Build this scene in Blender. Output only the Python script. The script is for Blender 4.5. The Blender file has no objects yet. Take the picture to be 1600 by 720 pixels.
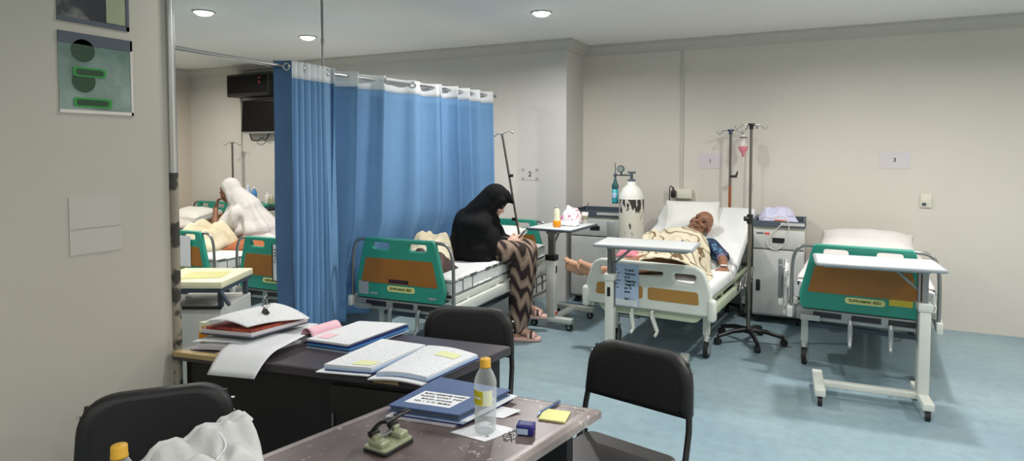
import bpy, bmesh, math, random
from mathutils import Matrix, Vector, Euler, noise
random.seed(7)
SC = bpy.context.scene
COL = SC.collection
PI = math.pi
R = math.radians

# ------------------------------------------------------------------ materials
def lin(c):
    out = []
    for v in c[:3]:
        v = v / 255.0
        out.append(v / 12.92 if v <= 0.04045 else ((v + 0.055) / 1.055) ** 2.4)
    return (out[0], out[1], out[2], 1.0)

def newmat(name):
    m = bpy.data.materials.new(name)
    m.use_nodes = True
    nt = m.node_tree
    b = nt.nodes['Principled BSDF']
    return m, nt, b

def N(nt, t, **kw):
    n = nt.nodes.new(t)
    for k, v in kw.items():
        if k in n.inputs:
            n.inputs[k].default_value = v
        else:
            setattr(n, k, v)
    return n

def mat(name, col, rough=0.5, metal=0.0, var=0.12, scale=6.0, bump=0.0, bscale=40.0, spec=0.5, col2=None, thr=None, detail=4.0, coat=0.0):
    """plain surface with gentle noise variation, optional second colour in patches and bump"""
    m, nt, b = newmat(name)
    tc = N(nt, 'ShaderNodeTexCoord')
    nz = N(nt, 'ShaderNodeTexNoise'); nz.inputs['Scale'].default_value = scale; nz.inputs['Detail'].default_value = detail
    nt.links.new(tc.outputs['Object'], nz.inputs['Vector'])
    rp = N(nt, 'ShaderNodeValToRGB')
    c = lin(col)
    if col2 is None:
        rp.color_ramp.elements[0].color = tuple(v * (1 - var) for v in c[:3]) + (1,)
        rp.color_ramp.elements[1].color = tuple(min(1, v * (1 + var)) for v in c[:3]) + (1,)
        rp.color_ramp.elements[0].position = 0.3; rp.color_ramp.elements[1].position = 0.7
    else:
        rp.color_ramp.elements[0].color = c; rp.color_ramp.elements[1].color = lin(col2)
        t = thr or (0.5, 0.6)
        rp.color_ramp.elements[0].position = t[0]; rp.color_ramp.elements[1].position = t[1]
    nt.links.new(nz.outputs['Fac'], rp.inputs['Fac'])
    nt.links.new(rp.outputs['Color'], b.inputs['Base Color'])
    b.inputs['Roughness'].default_value = rough; b.inputs['Metallic'].default_value = metal
    b.inputs['Specular IOR Level'].default_value = spec
    if coat: b.inputs['Coat Weight'].default_value = coat
    if bump:
        n2 = N(nt, 'ShaderNodeTexNoise'); n2.inputs['Scale'].default_value = bscale; n2.inputs['Detail'].default_value = 3
        nt.links.new(tc.outputs['Object'], n2.inputs['Vector'])
        bp = N(nt, 'ShaderNodeBump'); bp.inputs['Strength'].default_value = bump; bp.inputs['Distance'].default_value = 0.02
        nt.links.new(n2.outputs['Fac'], bp.inputs['Height']); nt.links.new(bp.outputs['Normal'], b.inputs['Normal'])
    return m

def batik(name, base, dark, mid, scale=(1, 1, 1), wscale=7.0, dist=9.0, lo=0.42, hi=0.5, rough=0.85):
    m, nt, b = newmat(name)
    tc = N(nt, 'ShaderNodeTexCoord'); mp = N(nt, 'ShaderNodeMapping'); mp.inputs['Scale'].default_value = scale
    nt.links.new(tc.outputs['Object'], mp.inputs['Vector'])
    w = N(nt, 'ShaderNodeTexWave'); w.wave_type = 'BANDS'; w.bands_direction = 'DIAGONAL'
    w.inputs['Scale'].default_value = wscale; w.inputs['Distortion'].default_value = dist; w.inputs['Detail'].default_value = 1.5; w.inputs['Detail Scale'].default_value = 1.6
    nt.links.new(mp.outputs['Vector'], w.inputs['Vector'])
    rp = N(nt, 'ShaderNodeValToRGB'); e = rp.color_ramp.elements
    e[0].color = lin(dark); e[0].position = lo; e[1].color = lin(base); e[1].position = hi
    e2 = e.new(0.85); e2.color = lin(mid)
    nt.links.new(w.outputs['Fac'], rp.inputs['Fac']); nt.links.new(rp.outputs['Color'], b.inputs['Base Color'])
    b.inputs['Roughness'].default_value = rough
    return m

def zigzag(name, base, dark, mid):
    """bold zigzag cloth: triangular wave bands broken by noise"""
    m, nt, b = newmat(name)
    tc = N(nt, 'ShaderNodeTexCoord'); sx = N(nt, 'ShaderNodeSeparateXYZ')
    nt.links.new(tc.outputs['Object'], sx.inputs['Vector'])
    def mth(op, a, bb=None):
        n = N(nt, 'ShaderNodeMath'); n.operation = op
        for i, v in enumerate((a, bb)):
            if v is None: continue
            if isinstance(v, (int, float)): n.inputs[i].default_value = v
            else: nt.links.new(v, n.inputs[i])
        return n.outputs[0]
    s = mth('ADD', mth('MULTIPLY', sx.outputs['X'], 0.8), sx.outputs['Y'])
    tri = mth('PINGPONG', mth('MULTIPLY', s, 1.0), 0.055)
    ph = mth('ADD', mth('ADD', sx.outputs['Z'], mth('MULTIPLY', tri, 1.9)), mth('MULTIPLY', sx.outputs['X'], 0.55))
    nz = N(nt, 'ShaderNodeTexNoise'); nz.inputs['Scale'].default_value = 3.5; nt.links.new(tc.outputs['Object'], nz.inputs['Vector'])
    ph = mth('ADD', ph, mth('MULTIPLY', nz.outputs['Fac'], 0.26))
    band = mth('PINGPONG', ph, 0.085)
    rp = N(nt, 'ShaderNodeValToRGB'); e = rp.color_ramp.elements; rp.color_ramp.interpolation = 'CONSTANT'
    e[0].color = lin(dark); e[0].position = 0; e[1].color = lin(base); e[1].position = 0.42
    e2 = e.new(0.78); e2.color = lin(mid)
    nt.links.new(mth('MULTIPLY', band, 11.7), rp.inputs['Fac']); nt.links.new(rp.outputs['Color'], b.inputs['Base Color'])
    b.inputs['Roughness'].default_value = 0.85
    return m

def docmat(name, paper=(210, 212, 214), ink=(186, 189, 193), lines=26, cols=18, tint=None):
    """paper with rows of small printed words"""
    m, nt, b = newmat(name)
    tc = N(nt, 'ShaderNodeTexCoord'); mp = N(nt, 'ShaderNodeMapping'); mp.inputs['Scale'].default_value = (cols, lines, 1)
    nt.links.new(tc.outputs['UV'], mp.inputs['Vector'])
    w = N(nt, 'ShaderNodeTexWave'); w.bands_direction = 'Y'; w.inputs['Scale'].default_value = 0.31415926 
    nt.links.new(mp.outputs['Vector'], w.inputs['Vector'])
    nz = N(nt, 'ShaderNodeTexNoise'); nz.inputs['Scale'].default_value = 1.3; nz.inputs['Detail'].default_value = 1
    nt.links.new(mp.outputs['Vector'], nz.inputs['Vector'])
    m1 = N(nt, 'ShaderNodeMath'); m1.operation = 'GREATER_THAN'; m1.inputs[1].default_value = 0.6; nt.links.new(w.outputs['Fac'], m1.inputs[0])
    m2 = N(nt, 'ShaderNodeMath'); m2.operation = 'GREATER_THAN'; m2.inputs[1].default_value = 0.52; nt.links.new(nz.outputs['Fac'], m2.inputs[0])
    m3 = N(nt, 'ShaderNodeMath'); m3.operation = 'MULTIPLY'; nt.links.new(m1.outputs[0], m3.inputs[0]); nt.links.new(m2.outputs[0], m3.inputs[1])
    mx = N(nt, 'ShaderNodeMix'); mx.data_type = 'RGBA'
    nt.links.new(m3.outputs[0], mx.inputs[0]); mx.inputs[6].default_value = lin(paper); mx.inputs[7].default_value = lin(ink)
    nt.links.new(mx.outputs[2], b.inputs['Base Color']); b.inputs['Roughness'].default_value = 0.7
    return m

def glass(name, col=(235, 240, 240), rough=0.05, ior=1.3, alpha=None):
    m, nt, b = newmat(name)
    b.inputs['Base Color'].default_value = lin(col); b.inputs['Roughness'].default_value = rough
    b.inputs['Transmission Weight'].default_value = 1.0; b.inputs['IOR'].default_value = ior
    return m

def emit(name, col, s):
    m, nt, b = newmat(name)
    b.inputs['Emission Color'].default_value = lin(col); b.inputs['Emission Strength'].default_value = s
    b.inputs['Base Color'].default_value = lin(col)
    return m

M = {}
M['wall'] = mat('wall_paint', (201, 199, 194), 0.75, var=0.03, scale=1.2, bump=0.03, bscale=90)
M['wall_right'] = mat('wall_paint_beige', (208, 203, 193), 0.75, var=0.03, scale=1.2, bump=0.03, bscale=90)
M['wall_left'] = mat('wall_paint_warm', (203, 194, 180), 0.75, var=0.03, scale=1.2)
M['pillar'] = mat('pillar_paint', (184, 179, 167), 0.7, var=0.03, scale=2.0, bump=0.01, bscale=60)
M['ceil'] = mat('ceiling_paint', (232, 232, 228), 0.8, var=0.02, scale=0.8)
M['cornice'] = mat('cornice_paint', (190, 188, 180), 0.7, var=0.03)
M['chrome'] = mat('chrome', (200, 200, 198), 0.22, 1.0, var=0.05)
M['steel'] = mat('brushed_steel', (150, 150, 148), 0.35, 0.9, var=0.08)
M['pole'] = mat('pole_steel', (120, 116, 108), 0.35, 0.8, var=0.08)
M['slate_grip'] = mat('grey_grip', (104, 110, 112), 0.5, var=0.06)
M['white_metal'] = mat('white_powdercoat', (205, 208, 200), 0.4, var=0.04)
M['cream_abs'] = mat('cream_plastic', (208, 212, 202), 0.38, var=0.04)
M['sage'] = mat('sage_plastic', (176, 186, 160), 0.45, var=0.05)
M['grey_metal'] = mat('grey_metal', (140, 146, 146), 0.45, 0.3, var=0.08)
M['green'] = mat('green_plastic', (38, 140, 120), 0.35, var=0.07, scale=3)
M['green_edge'] = mat('green_plastic_dark', (26, 108, 92), 0.4, var=0.07, scale=3)
M['wood_inlay'] = mat('orange_wood_laminate', (146, 94, 30), 0.45, var=0.10, scale=5)
M['wood_white'] = mat('tan_laminate', (160, 120, 58), 0.45, var=0.08, scale=5)
M['plate'] = mat('yellow_plate', (214, 214, 140), 0.4, var=0.05)
M['yellow'] = mat('yellow_sticker', (190, 170, 50), 0.5, var=0.05)
M['ink'] = mat('dark_ink', (35, 36, 34), 0.6, var=0.02)
M['ink_green'] = mat('olive_ink', (70, 80, 30), 0.6, var=0.02)
M['navy_ink'] = mat('navy_ink', (38, 30, 70), 0.5, var=0.02)
M['black'] = mat('black_plastic', (22, 23, 24), 0.4, var=0.1)
M['rubber'] = mat('rubber', (28, 28, 30), 0.7, var=0.1)
M['vinyl'] = mat('black_vinyl', (13, 13, 14), 0.5, var=0.12, scale=9, bump=0.05, bscale=120)
M['vinyl_seat'] = mat('black_vinyl_seat', (40, 38, 38), 0.4, var=0.12, scale=9, bump=0.05, bscale=120)
M['screen'] = mat('black_screen', (7, 7, 9), 0.45, var=0.05, spec=0.15)
M['sheet'] = mat('white_bedsheet', (214, 216, 214), 0.85, var=0.03, scale=6, bump=0.35, bscale=9)
M['duvet'] = mat('white_duvet', (214, 209, 206), 0.85, var=0.03, scale=6, bump=0.3, bscale=14)
M['pillow'] = mat('white_pillowcase', (218, 219, 214), 0.85, var=0.02, scale=5, bump=0.3, bscale=8)
M['piping'] = mat('dark_piping', (70, 76, 78), 0.8, var=0.05)
M['skin'] = mat('tan_skin', (140, 98, 74), 0.5, var=0.1, scale=14)
M['skin_dark'] = mat('brown_skin', (128, 86, 62), 0.5, var=0.1, scale=14)
M['skin_pale'] = mat('pale_skin', (196, 156, 136), 0.5, var=0.06, scale=14)
M['skin_foot'] = mat('foot_skin', (186, 142, 112), 0.5, var=0.08, scale=14)
M['hair'] = mat('grey_hair', (70, 62, 56), 0.7, var=0.2, scale=40)
M['lip'] = mat('lip', (120, 68, 58), 0.5, var=0.05)
M['eye'] = mat('eye_dark', (40, 30, 26), 0.3, var=0.02)
M['blackcloth'] = mat('black_cloth', (13, 14, 16), 0.9, var=0.2, scale=5, bump=0.3, bscale=14, spec=0.2)
M['whitecloth'] = mat('white_veil_cloth', (196, 194, 193), 0.85, var=0.02, scale=5, bump=0.4, bscale=12)
M['skirt'] = zigzag('brown_zigzag_cloth', (124, 104, 90), (34, 20, 18), (146, 126, 110))
M['sandal'] = mat('pink_rubber', (222, 182, 172), 0.6, var=0.04)
M['strap'] = mat('brown_strap', (66, 44, 40), 0.6, var=0.05)
M['shirt'] = mat('blue_batik', (28, 46, 74), 0.8, col2=(92, 140, 172), thr=(0.5, 0.62), scale=26)
M['trim_lilac'] = mat('lilac_cuff', (120, 112, 140), 0.8, var=0.05)
M['blanket'] = batik('beige_brown_blanket', (196, 186, 158), (104, 84, 60), (208, 200, 176), (1.2, 1.0, 1.0), 2.6, 13.0, 0.03, 0.08)
M['blanket_plain'] = mat('beige_blanket', (196, 186, 158), 0.9, col2=(214, 206, 182), thr=(0.4, 0.6), scale=7, bump=0.4, bscale=9)
M['doc_tape'] = mat('grey_tape', (168, 162, 168), 0.5, var=0.04)
M['faint_sheet'] = mat('faint_lilac_sheet', (204, 198, 202), 0.7, var=0.02)
M['pink'] = mat('pink_cloth', (206, 128, 142), 0.85, var=0.05)
M['rust'] = mat('rust_cloth', (150, 86, 48), 0.85, var=0.2, scale=10)
M['curtain'] = mat('blue_curtain', (104, 146, 188), 0.75, var=0.05, scale=3, bump=0.12, bscale=30)
M['curtain_shaded'] = mat('blue_curtain_shaded', (66, 98, 136), 0.8, var=0.05, scale=3)  # curtain blue darkened to paint in shade on the flat end strip
M['band'] = mat('white_mesh_band', (226, 230, 232), 0.8, var=0.03)
M['paper'] = mat('white_paper', (212, 214, 217), 0.7, var=0.02)
M['paper_lilac'] = mat('lilac_paper', (202, 196, 202), 0.7, var=0.02)
M['paper_pink'] = mat('pink_paper', (222, 180, 190), 0.7, var=0.03)
M['paper_maroon'] = mat('maroon_card', (120, 40, 40), 0.7, col2=(178, 84, 60), thr=(0.45, 0.6), scale=20)
M['doc'] = docmat('printed_sheet')
M['doc2'] = docmat('printed_form', ink=(184, 187, 194), lines=30, cols=20)
M['doc3'] = docmat('lilac_notice', paper=(188, 182, 176), ink=(150, 145, 145), lines=9, cols=8)
M['highlight'] = mat('yellow_highlighter', (206, 208, 158), 0.7, var=0.04)
M['sticky'] = mat('yellow_note', (212, 210, 142), 0.7, var=0.03)
M['bluefile'] = mat('blue_file', (62, 84, 124), 0.5, var=0.1, scale=8)
M['navyfile'] = mat('navy_file', (26, 40, 96), 0.45, var=0.1)
M['skyfile'] = mat('sky_file', (70, 130, 190), 0.45, var=0.1)
M['palefile'] = mat('pale_blue_file', (170, 190, 214), 0.5, var=0.06)
M['slate'] = mat('slate_card', (70, 80, 92), 0.5, var=0.06)
M['kraft'] = mat('tan_tape', (170, 148, 100), 0.6, var=0.12, scale=12)
M['gold'] = mat('gold_cap', (206, 158, 46), 0.4, var=0.06)
M['lime'] = mat('lime_label', (186, 178, 30), 0.5, var=0.05)
M['labelclear'] = mat('pale_label', (226, 228, 196), 0.5, var=0.04)
def clear(name, col, alpha, rough=0.08):
    m, nt, b = newmat(name); b.inputs['Base Color'].default_value = lin(col); b.inputs['Roughness'].default_value = rough
    lw = N(nt, 'ShaderNodeLayerWeight'); lw.inputs['Blend'].default_value = 0.35
    mr = N(nt, 'ShaderNodeMapRange'); mr.inputs['To Min'].default_value = alpha; mr.inputs['To Max'].default_value = min(1, alpha + 0.55)
    nt.links.new(lw.outputs['Facing'], mr.inputs['Value']); nt.links.new(mr.outputs['Result'], b.inputs['Alpha'])
    return m
M['pet'] = clear('clear_bottle', (226, 232, 232), 0.10)
M['water'] = clear('water', (206, 216, 220), 0.22)
M['orange'] = mat('orange_juice', (232, 150, 20), 0.35, var=0.06)
M['orange_box'] = mat('orange_card', (222, 120, 70), 0.5, var=0.05)
M['purple'] = mat('navy_purple_box', (36, 34, 110), 0.35, var=0.06)
M['sagepunch'] = mat('sage_enamel', (150, 156, 128), 0.35, 0.2, var=0.08)
M['cream_tray'] = mat('cream_laminate', (226, 222, 190), 0.45, var=0.05, scale=4)
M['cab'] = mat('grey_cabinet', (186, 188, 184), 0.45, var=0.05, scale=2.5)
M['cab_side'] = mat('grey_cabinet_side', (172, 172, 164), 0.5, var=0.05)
M['obt_top'] = mat('pale_laminate', (206, 210, 210), 0.32, var=0.03)
M['obt_edge'] = mat('grey_edge', (150, 156, 160), 0.4, var=0.05)
M['red'] = mat('red_sticker', (220, 70, 60), 0.5, var=0.03)
M['cyl_white'] = mat('worn_white_paint', (206, 204, 192), 0.5, col2=(52, 50, 46), thr=(0.62, 0.66), scale=17, detail=6)
M['cyl_top'] = mat('cylinder_white', (220, 220, 212), 0.45, var=0.04)
M['teal'] = mat('teal_bottle', (40, 150, 160), 0.3, var=0.08)
M['teal_dark'] = mat('dark_teal', (20, 70, 72), 0.4, var=0.08)
M['infusion'] = mat('pink_infusion', (214, 130, 140), 0.25, var=0.05)
M['clearbag'] = mat('clear_plastic', (214, 206, 200), 0.25, var=0.05)
M['bag'] = mat('white_pink_bag', (222, 218, 220), 0.5, col2=(190, 110, 130), thr=(0.56, 0.64), scale=22, bump=0.4, bscale=30)
M['linen'] = mat('lilac_linen', (198, 198, 222), 0.85, col2=(52, 54, 90), thr=(0.62, 0.66), scale=6, bump=0.3, bscale=20)
M['jacket'] = mat('white_quilt', (196, 197, 195), 0.8, var=0.02, scale=5, bump=0.5, bscale=16)
M['poster1'] = mat('dark_poster', (40, 40, 50), 0.25, col2=(150, 150, 140), thr=(0.5, 0.72), scale=9)
M['poster2'] = mat('green_grey_poster', (96, 120, 112), 0.22, col2=(150, 165, 158), thr=(0.35, 0.7), scale=6)
M['poster_green'] = mat('green_badge', (40, 140, 60), 0.3, var=0.04)
M['poster_dark'] = mat('deep_green', (16, 60, 30), 0.3, var=0.04)
M['film'] = mat('sticker_strip', (150, 142, 126), 0.4, col2=(60, 58, 52), thr=(0.5, 0.56), scale=14)
M['lamp'] = emit('downlight_glow', (255, 252, 244), 14)
M['socket'] = mat('cream_socket', (214, 212, 196), 0.45, var=0.03)

def floormat():
    m, nt, b = newmat('teal_vinyl_floor')
    tc = N(nt, 'ShaderNodeTexCoord')
    n1 = N(nt, 'ShaderNodeTexNoise'); n1.inputs['Scale'].default_value = 0.9; n1.inputs['Detail'].default_value = 5
    n2 = N(nt, 'ShaderNodeTexNoise'); n2.inputs['Scale'].default_value = 14; n2.inputs['Detail'].default_value = 6; n2.inputs['Roughness'].default_value = 0.7
    for n in (n1, n2): nt.links.new(tc.outputs['Object'], n.inputs['Vector'])
    r1 = N(nt, 'ShaderNodeValToRGB'); e = r1.color_ramp.elements
    e[0].color = lin((128, 152, 164)); e[0].position = 0.34; e[1].color = lin((150, 172, 178)); e[1].position = 0.66
    nt.links.new(n1.outputs['Fac'], r1.inputs['Fac'])
    mx = N(nt, 'ShaderNodeMix'); mx.data_type = 'RGBA'; mx.blend_type = 'MULTIPLY'; mx.inputs[0].default_value = 0.35
    r2 = N(nt, 'ShaderNodeValToRGB'); e = r2.color_ramp.elements
    e[0].color = (0.6, 0.6, 0.6, 1); e[0].position = 0.35; e[1].color = (1, 1, 1, 1); e[1].position = 0.6
    nt.links.new(n2.outputs['Fac'], r2.inputs['Fac'])
    nt.links.new(r1.outputs['Color'], mx.inputs[6]); nt.links.new(r2.outputs['Color'], mx.inputs[7])
    nt.links.new(mx.outputs[2], b.inputs['Base Color'])
    b.inputs['Roughness'].default_value = 0.42; b.inputs['Specular IOR Level'].default_value = 0.4
    return m
M['floor'] = floormat()

def deskmat(name, base, base2, speck, thr):
    m, nt, b = newmat(name)
    tc = N(nt, 'ShaderNodeTexCoord')
    n1 = N(nt, 'ShaderNodeTexNoise'); n1.inputs['Scale'].default_value = 5; n1.inputs['Detail'].default_value = 6
    n2 = N(nt, 'ShaderNodeTexNoise'); n2.inputs['Scale'].default_value = 48; n2.inputs['Detail'].default_value = 5; n2.inputs['Roughness'].default_value = 0.65
    n3 = N(nt, 'ShaderNodeTexNoise'); n3.inputs['Scale'].default_value = 4; n3.inputs['Detail'].default_value = 2
    for n in (n1, n2, n3): nt.links.new(tc.outputs['Object'], n.inputs['Vector'])
    r1 = N(nt, 'ShaderNodeValToRGB'); e = r1.color_ramp.elements
    e[0].color = lin(base); e[0].position = 0.35; e[1].color = lin(base2); e[1].position = 0.65
    nt.links.new(n1.outputs['Fac'], r1.inputs['Fac'])
    ad = N(nt, 'ShaderNodeMath'); ad.operation = 'MULTIPLY_ADD'; ad.inputs[1].default_value = 0.35
    nt.links.new(n3.outputs['Fac'], ad.inputs[0]); nt.links.new(n2.outputs['Fac'], ad.inputs[2])
    r2 = N(nt, 'ShaderNodeValToRGB'); e = r2.color_ramp.elements
    e[0].color = (0, 0, 0, 1); e[0].position = thr; e[1].color = (1, 1, 1, 1); e[1].position = thr + 0.05
    nt.links.new(ad.outputs[0], r2.inputs['Fac'])
    mx = N(nt, 'ShaderNodeMix'); mx.data_type = 'RGBA'
    nt.links.new(r2.outputs['Color'], mx.inputs[0]); nt.links.new(r1.outputs['Color'], mx.inputs[6]); mx.inputs[7].default_value = lin(speck)
    nt.links.new(mx.outputs[2], b.inputs['Base Color'])
    b.inputs['Roughness'].default_value = 0.33
    return m
M['desk'] = deskmat('scratched_brown_desktop', (80, 68, 66), (100, 88, 86), (150, 138, 134), 0.80)
M['desk_edge'] = deskmat('worn_desk_edge', (104, 94, 90), (140, 130, 126), (176, 168, 162), 0.80)
M['desk2'] = deskmat('dark_desktop', (52, 46, 50), (66, 58, 62), (110, 102, 104), 0.9)
M['desk_body'] = mat('black_brown_laminate', (14, 11, 11), 0.55, var=0.15, scale=3)

# ------------------------------------------------------------------ mesh builder
class MB:
    def __init__(s, T=None):
        s.v = []; s.f = []; s.mi = []; s.sm = []; s.uv = {}; s.T = T or Matrix()
    def add(s, vs, fs, mi=0, sm=False, uvs=None):
        o = len(s.v)
        s.v += [s.T @ Vector(p) for p in vs]
        for k, f in enumerate(fs):
            if uvs: s.uv[len(s.f)] = [uvs[i] for i in f]
            s.f.append([i + o for i in f]); s.mi.append(mi); s.sm.append(sm)
        return s
    def box(s, c, d, rz=0, rot=None, mi=0):
        m = Matrix.Translation(c) @ ((rot.to_4x4() if rot else Matrix.Rotation(rz, 4, 'Z')))
        x, y, z = d[0] / 2, d[1] / 2, d[2] / 2
        vs = [m @ Vector(p) for p in [(-x, -y, -z), (x, -y, -z), (x, y, -z), (-x, y, -z), (-x, -y, z), (x, -y, z), (x, y, z), (-x, y, z)]]
        return s.add(vs, [(0, 3, 2, 1), (4, 5, 6, 7), (0, 1, 5, 4), (1, 2, 6, 5), (2, 3, 7, 6), (3, 0, 4, 7)], mi)
    def rbox(s, c, d, r=0.01, rz=0, rot=None, mi=0, seg=2, fn=None, cuts=0):
        bm = bmesh.new(); bmesh.ops.create_cube(bm, size=1)
        for v in bm.verts: v.co = Vector((v.co.x * d[0], v.co.y * d[1], v.co.z * d[2]))
        if cuts: bmesh.ops.subdivide_edges(bm, edges=bm.edges[:], cuts=cuts, use_grid_fill=True)
        sharp = [e for e in bm.edges if len(e.link_faces) == 2 and e.calc_face_angle(0) > 0.5]
        if r > 0: bmesh.ops.bevel(bm, geom=sharp, offset=r, segments=seg, profile=0.5, affect='EDGES')
        m = Matrix.Translation(c) @ ((rot.to_4x4() if rot else Matrix.Rotation(rz, 4, 'Z')))
        bm.verts.index_update()
        vs = [(m @ Vector(fn(v.co)) if fn else m @ v.co) for v in bm.verts]
        s.add(vs, [[v.index for v in f.verts] for f in bm.faces], mi, r > 0)
        bm.free(); return s
    def cyl(s, p0, p1, r0, r1=None, n=14, mi=0, cap=True, capmi=None):
        p0, p1 = Vector(p0), Vector(p1); r1 = r0 if r1 is None else r1
        q = (p1 - p0).to_track_quat('Z', 'Y'); vs = []
        for p, r in ((p0, r0), (p1, r1)):
            for k in range(n):
                a = 2 * PI * k / n; vs.append(p + q @ Vector((r * math.cos(a), r * math.sin(a), 0)))
        s.add(vs, [(k, (k + 1) % n, n + (k + 1) % n, n + k) for k in range(n)], mi, True)
        if cap:
            cm = mi if capmi is None else capmi
            s.add(vs[:n], [tuple(reversed(range(n)))], cm); s.add(vs[n:], [tuple(range(n))], cm)
        return s
    def tube(s, pts, r, n=8, mi=0, closed=False, smooth=0, cap=True):
        P = [Vector(p) for p in pts]
        for _ in range(smooth):
            Q = []
            L = len(P)
            for i in range(L if closed else L - 1):
                a, b = P[i], P[(i + 1) % L]; Q += [a * .75 + b * .25, a * .25 + b * .75]
            if not closed: Q = [P[0]] + Q + [P[-1]]
            P = Q
        L = len(P); vs = []; up = None
        for i, p in enumerate(P):
            t = (P[(i + 1) % L] - P[i - 1]) if closed else (P[min(i + 1, L - 1)] - P[max(i - 1, 0)])
            t.normalize()
            if up is None:
                up = t.orthogonal().normalized()
            else:
                up = (up - t * up.dot(t))
                up = up.normalized() if up.length > 1e-6 else t.orthogonal().normalized()
            sd = t.cross(up); rr = r(i / (L - 1)) if callable(r) else r
            for k in range(n):
                a = 2 * PI * k / n; vs.append(p + up * (rr * math.cos(a)) + sd * (rr * math.sin(a)))
        fs = []
        for i in range(L if closed else L - 1):
            j = (i + 1) % L
            for k in range(n): fs.append((i * n + k, i * n + (k + 1) % n, j * n + (k + 1) % n, j * n + k))
        s.add(vs, fs, mi, True)
        if not closed and cap:
            s.add(vs[:n], [tuple(reversed(range(n)))], mi); s.add(vs[-n:], [tuple(range(n))], mi)
        return s
    def lathe(s, prof, c=(0, 0, 0), n=20, mi=0, rot=None, mif=None):
        m = Matrix.Translation(c) @ (rot.to_4x4() if rot else Matrix()); vs = []
        for r, z in prof:
            for k in range(n):
                a = 2 * PI * k / n; vs.append(m @ Vector((r * math.cos(a), r * math.sin(a), z)))
        for i in range(len(prof) - 1):
            fs = [(i * n + k, i * n + (k + 1) % n, (i + 1) * n + (k + 1) % n, (i + 1) * n + k) for k in range(n)]
            if i == 0: s.add(vs, [], mi); base = len(s.v) - len(vs)
            for f in fs:
                s.f.append([x + base for x in f]); s.mi.append(mif(i) if mif else mi); s.sm.append(True)
        return s
    def ell(s, c, r, rot=None, n=16, m=10, mi=0):
        if not hasattr(r, '__len__'): r = (r, r, r)
        mm = Matrix.Translation(c) @ (rot.to_4x4() if rot else Matrix()); vs = [mm @ Vector((0, 0, -r[2]))]
        for i in range(1, m):
            t = -PI / 2 + PI * i / m
            for k in range(n):
                a = 2 * PI * k / n; vs.append(mm @ Vector((r[0] * math.cos(t) * math.cos(a), r[1] * math.cos(t) * math.sin(a), r[2] * math.sin(t))))
        vs.append(mm @ Vector((0, 0, r[2]))); fs = []
        for k in range(n): fs.append((0, 1 + (k + 1) % n, 1 + k))
        for i in range(m - 2):
            for k in range(n): fs.append((1 + i * n + k, 1 + i * n + (k + 1) % n, 1 + (i + 1) * n + (k + 1) % n, 1 + (i + 1) * n + k))
        o = 1 + (m - 2) * n; t = len(vs) - 1
        for k in range(n): fs.append((o + k, o + (k + 1) % n, t))
        return s.add(vs, fs, mi, True)
    def cap(s, p0, p1, r0, r1=None, n=14):
        """tapered capsule, closed"""
        r1 = r0 if r1 is None else r1
        p0, p1 = Vector(p0), Vector(p1); L = (p1 - p0).length; q = (p1 - p0).to_track_quat('Z', 'Y').to_matrix()
        prof = [(max(1e-4, r0 * math.cos(t)), r0 * math.sin(t)) for t in [-PI / 2 + PI / 2 * i / 4 for i in range(5)]]
        prof += [(max(1e-4, r1 * math.cos(t)), L + r1 * math.sin(t)) for t in [PI / 2 * i / 4 for i in range(5)]]
        s.lathe(prof, p0, n, rot=q)
        return s
    def grid(s, fn, nu, nv, mi=0, closed=False, mif=None):
        vs = []; uv = []
        for j in range(nv + 1):
            for i in range(nu + (0 if closed else 1)):
                vs.append(fn(i / nu, j / nv)); uv.append((i / nu, j / nv))
        w = nu if closed else nu + 1; fs = []
        for j in range(nv):
            for i in range(nu):
                i2 = (i + 1) % w; fs.append((j * w + i, j * w + i2, (j + 1) * w + i2, (j + 1) * w + i))
        return s.add(vs, fs, mi, True, uv)
    def panel(s, outer, holes=(), thick=0.03, bev=0.004, c=(0, 0, 0), rot=None, mi=0):
        """flat plate outlined in local XZ, facing -Y, with holes"""
        cu = bpy.data.curves.new('tmp', 'CURVE'); cu.dimensions = '2D'; cu.fill_mode = 'BOTH'
        cu.extrude = max(0.0001, thick / 2 - bev); cu.bevel_depth = bev; cu.bevel_resolution = 1; cu.offset = -bev
        for loop in [outer] + list(holes):
            sp = cu.splines.new('POLY'); sp.points.add(len(loop) - 1); sp.use_cyclic_u = True
            for p, q in zip(sp.points, loop): p.co = (q[0], q[1], 0, 1)
        o = bpy.data.objects.new('tmp', cu); COL.objects.link(o)
        dg = bpy.context.evaluated_depsgraph_get(); dg.update()
        me = bpy.data.meshes.new_from_object(o.evaluated_get(dg), depsgraph=dg)
        m = Matrix.Translation(c) @ (rot.to_4x4() if rot else Matrix()) @ Matrix.Rotation(PI / 2, 4, 'X')
        s.add([m @ v.co for v in me.vertices], [list(p.vertices) for p in me.polygons], mi)
        bpy.data.objects.remove(o); bpy.data.curves.remove(cu); bpy.data.meshes.remove(me)
        return s
    def build(s, name, mats, parent=None, origin=(0, 0, 0), solid=0, sub=0, weld=False):
        me = bpy.data.meshes.new(name); o0 = Vector(origin)
        me.from_pydata([v - o0 for v in s.v], [], s.f)
        for m in (mats if isinstance(mats, (list, tuple)) else [mats]): me.materials.append(m)
        for p, mi, sm in zip(me.polygons, s.mi, s.sm): p.material_index = mi; p.use_smooth = sm
        if s.uv:
            ul = me.uv_layers.new(name='UVMap')
            for p in me.polygons:
                if p.index in s.uv:
                    for li, u in zip(p.loop_indices, s.uv[p.index]): ul.data[li].uv = u
        me.validate(); me.update()
        o = bpy.data.objects.new(name, me); COL.objects.link(o); o.location = origin
        if parent: o.parent = parent
        if solid:
            md = o.modifiers.new('solid', 'SOLIDIFY'); md.thickness = solid; md.offset = 0
        if sub:
            md = o.modifiers.new('sub', 'SUBSURF'); md.levels = sub; md.render_levels = sub
        return o
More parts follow.
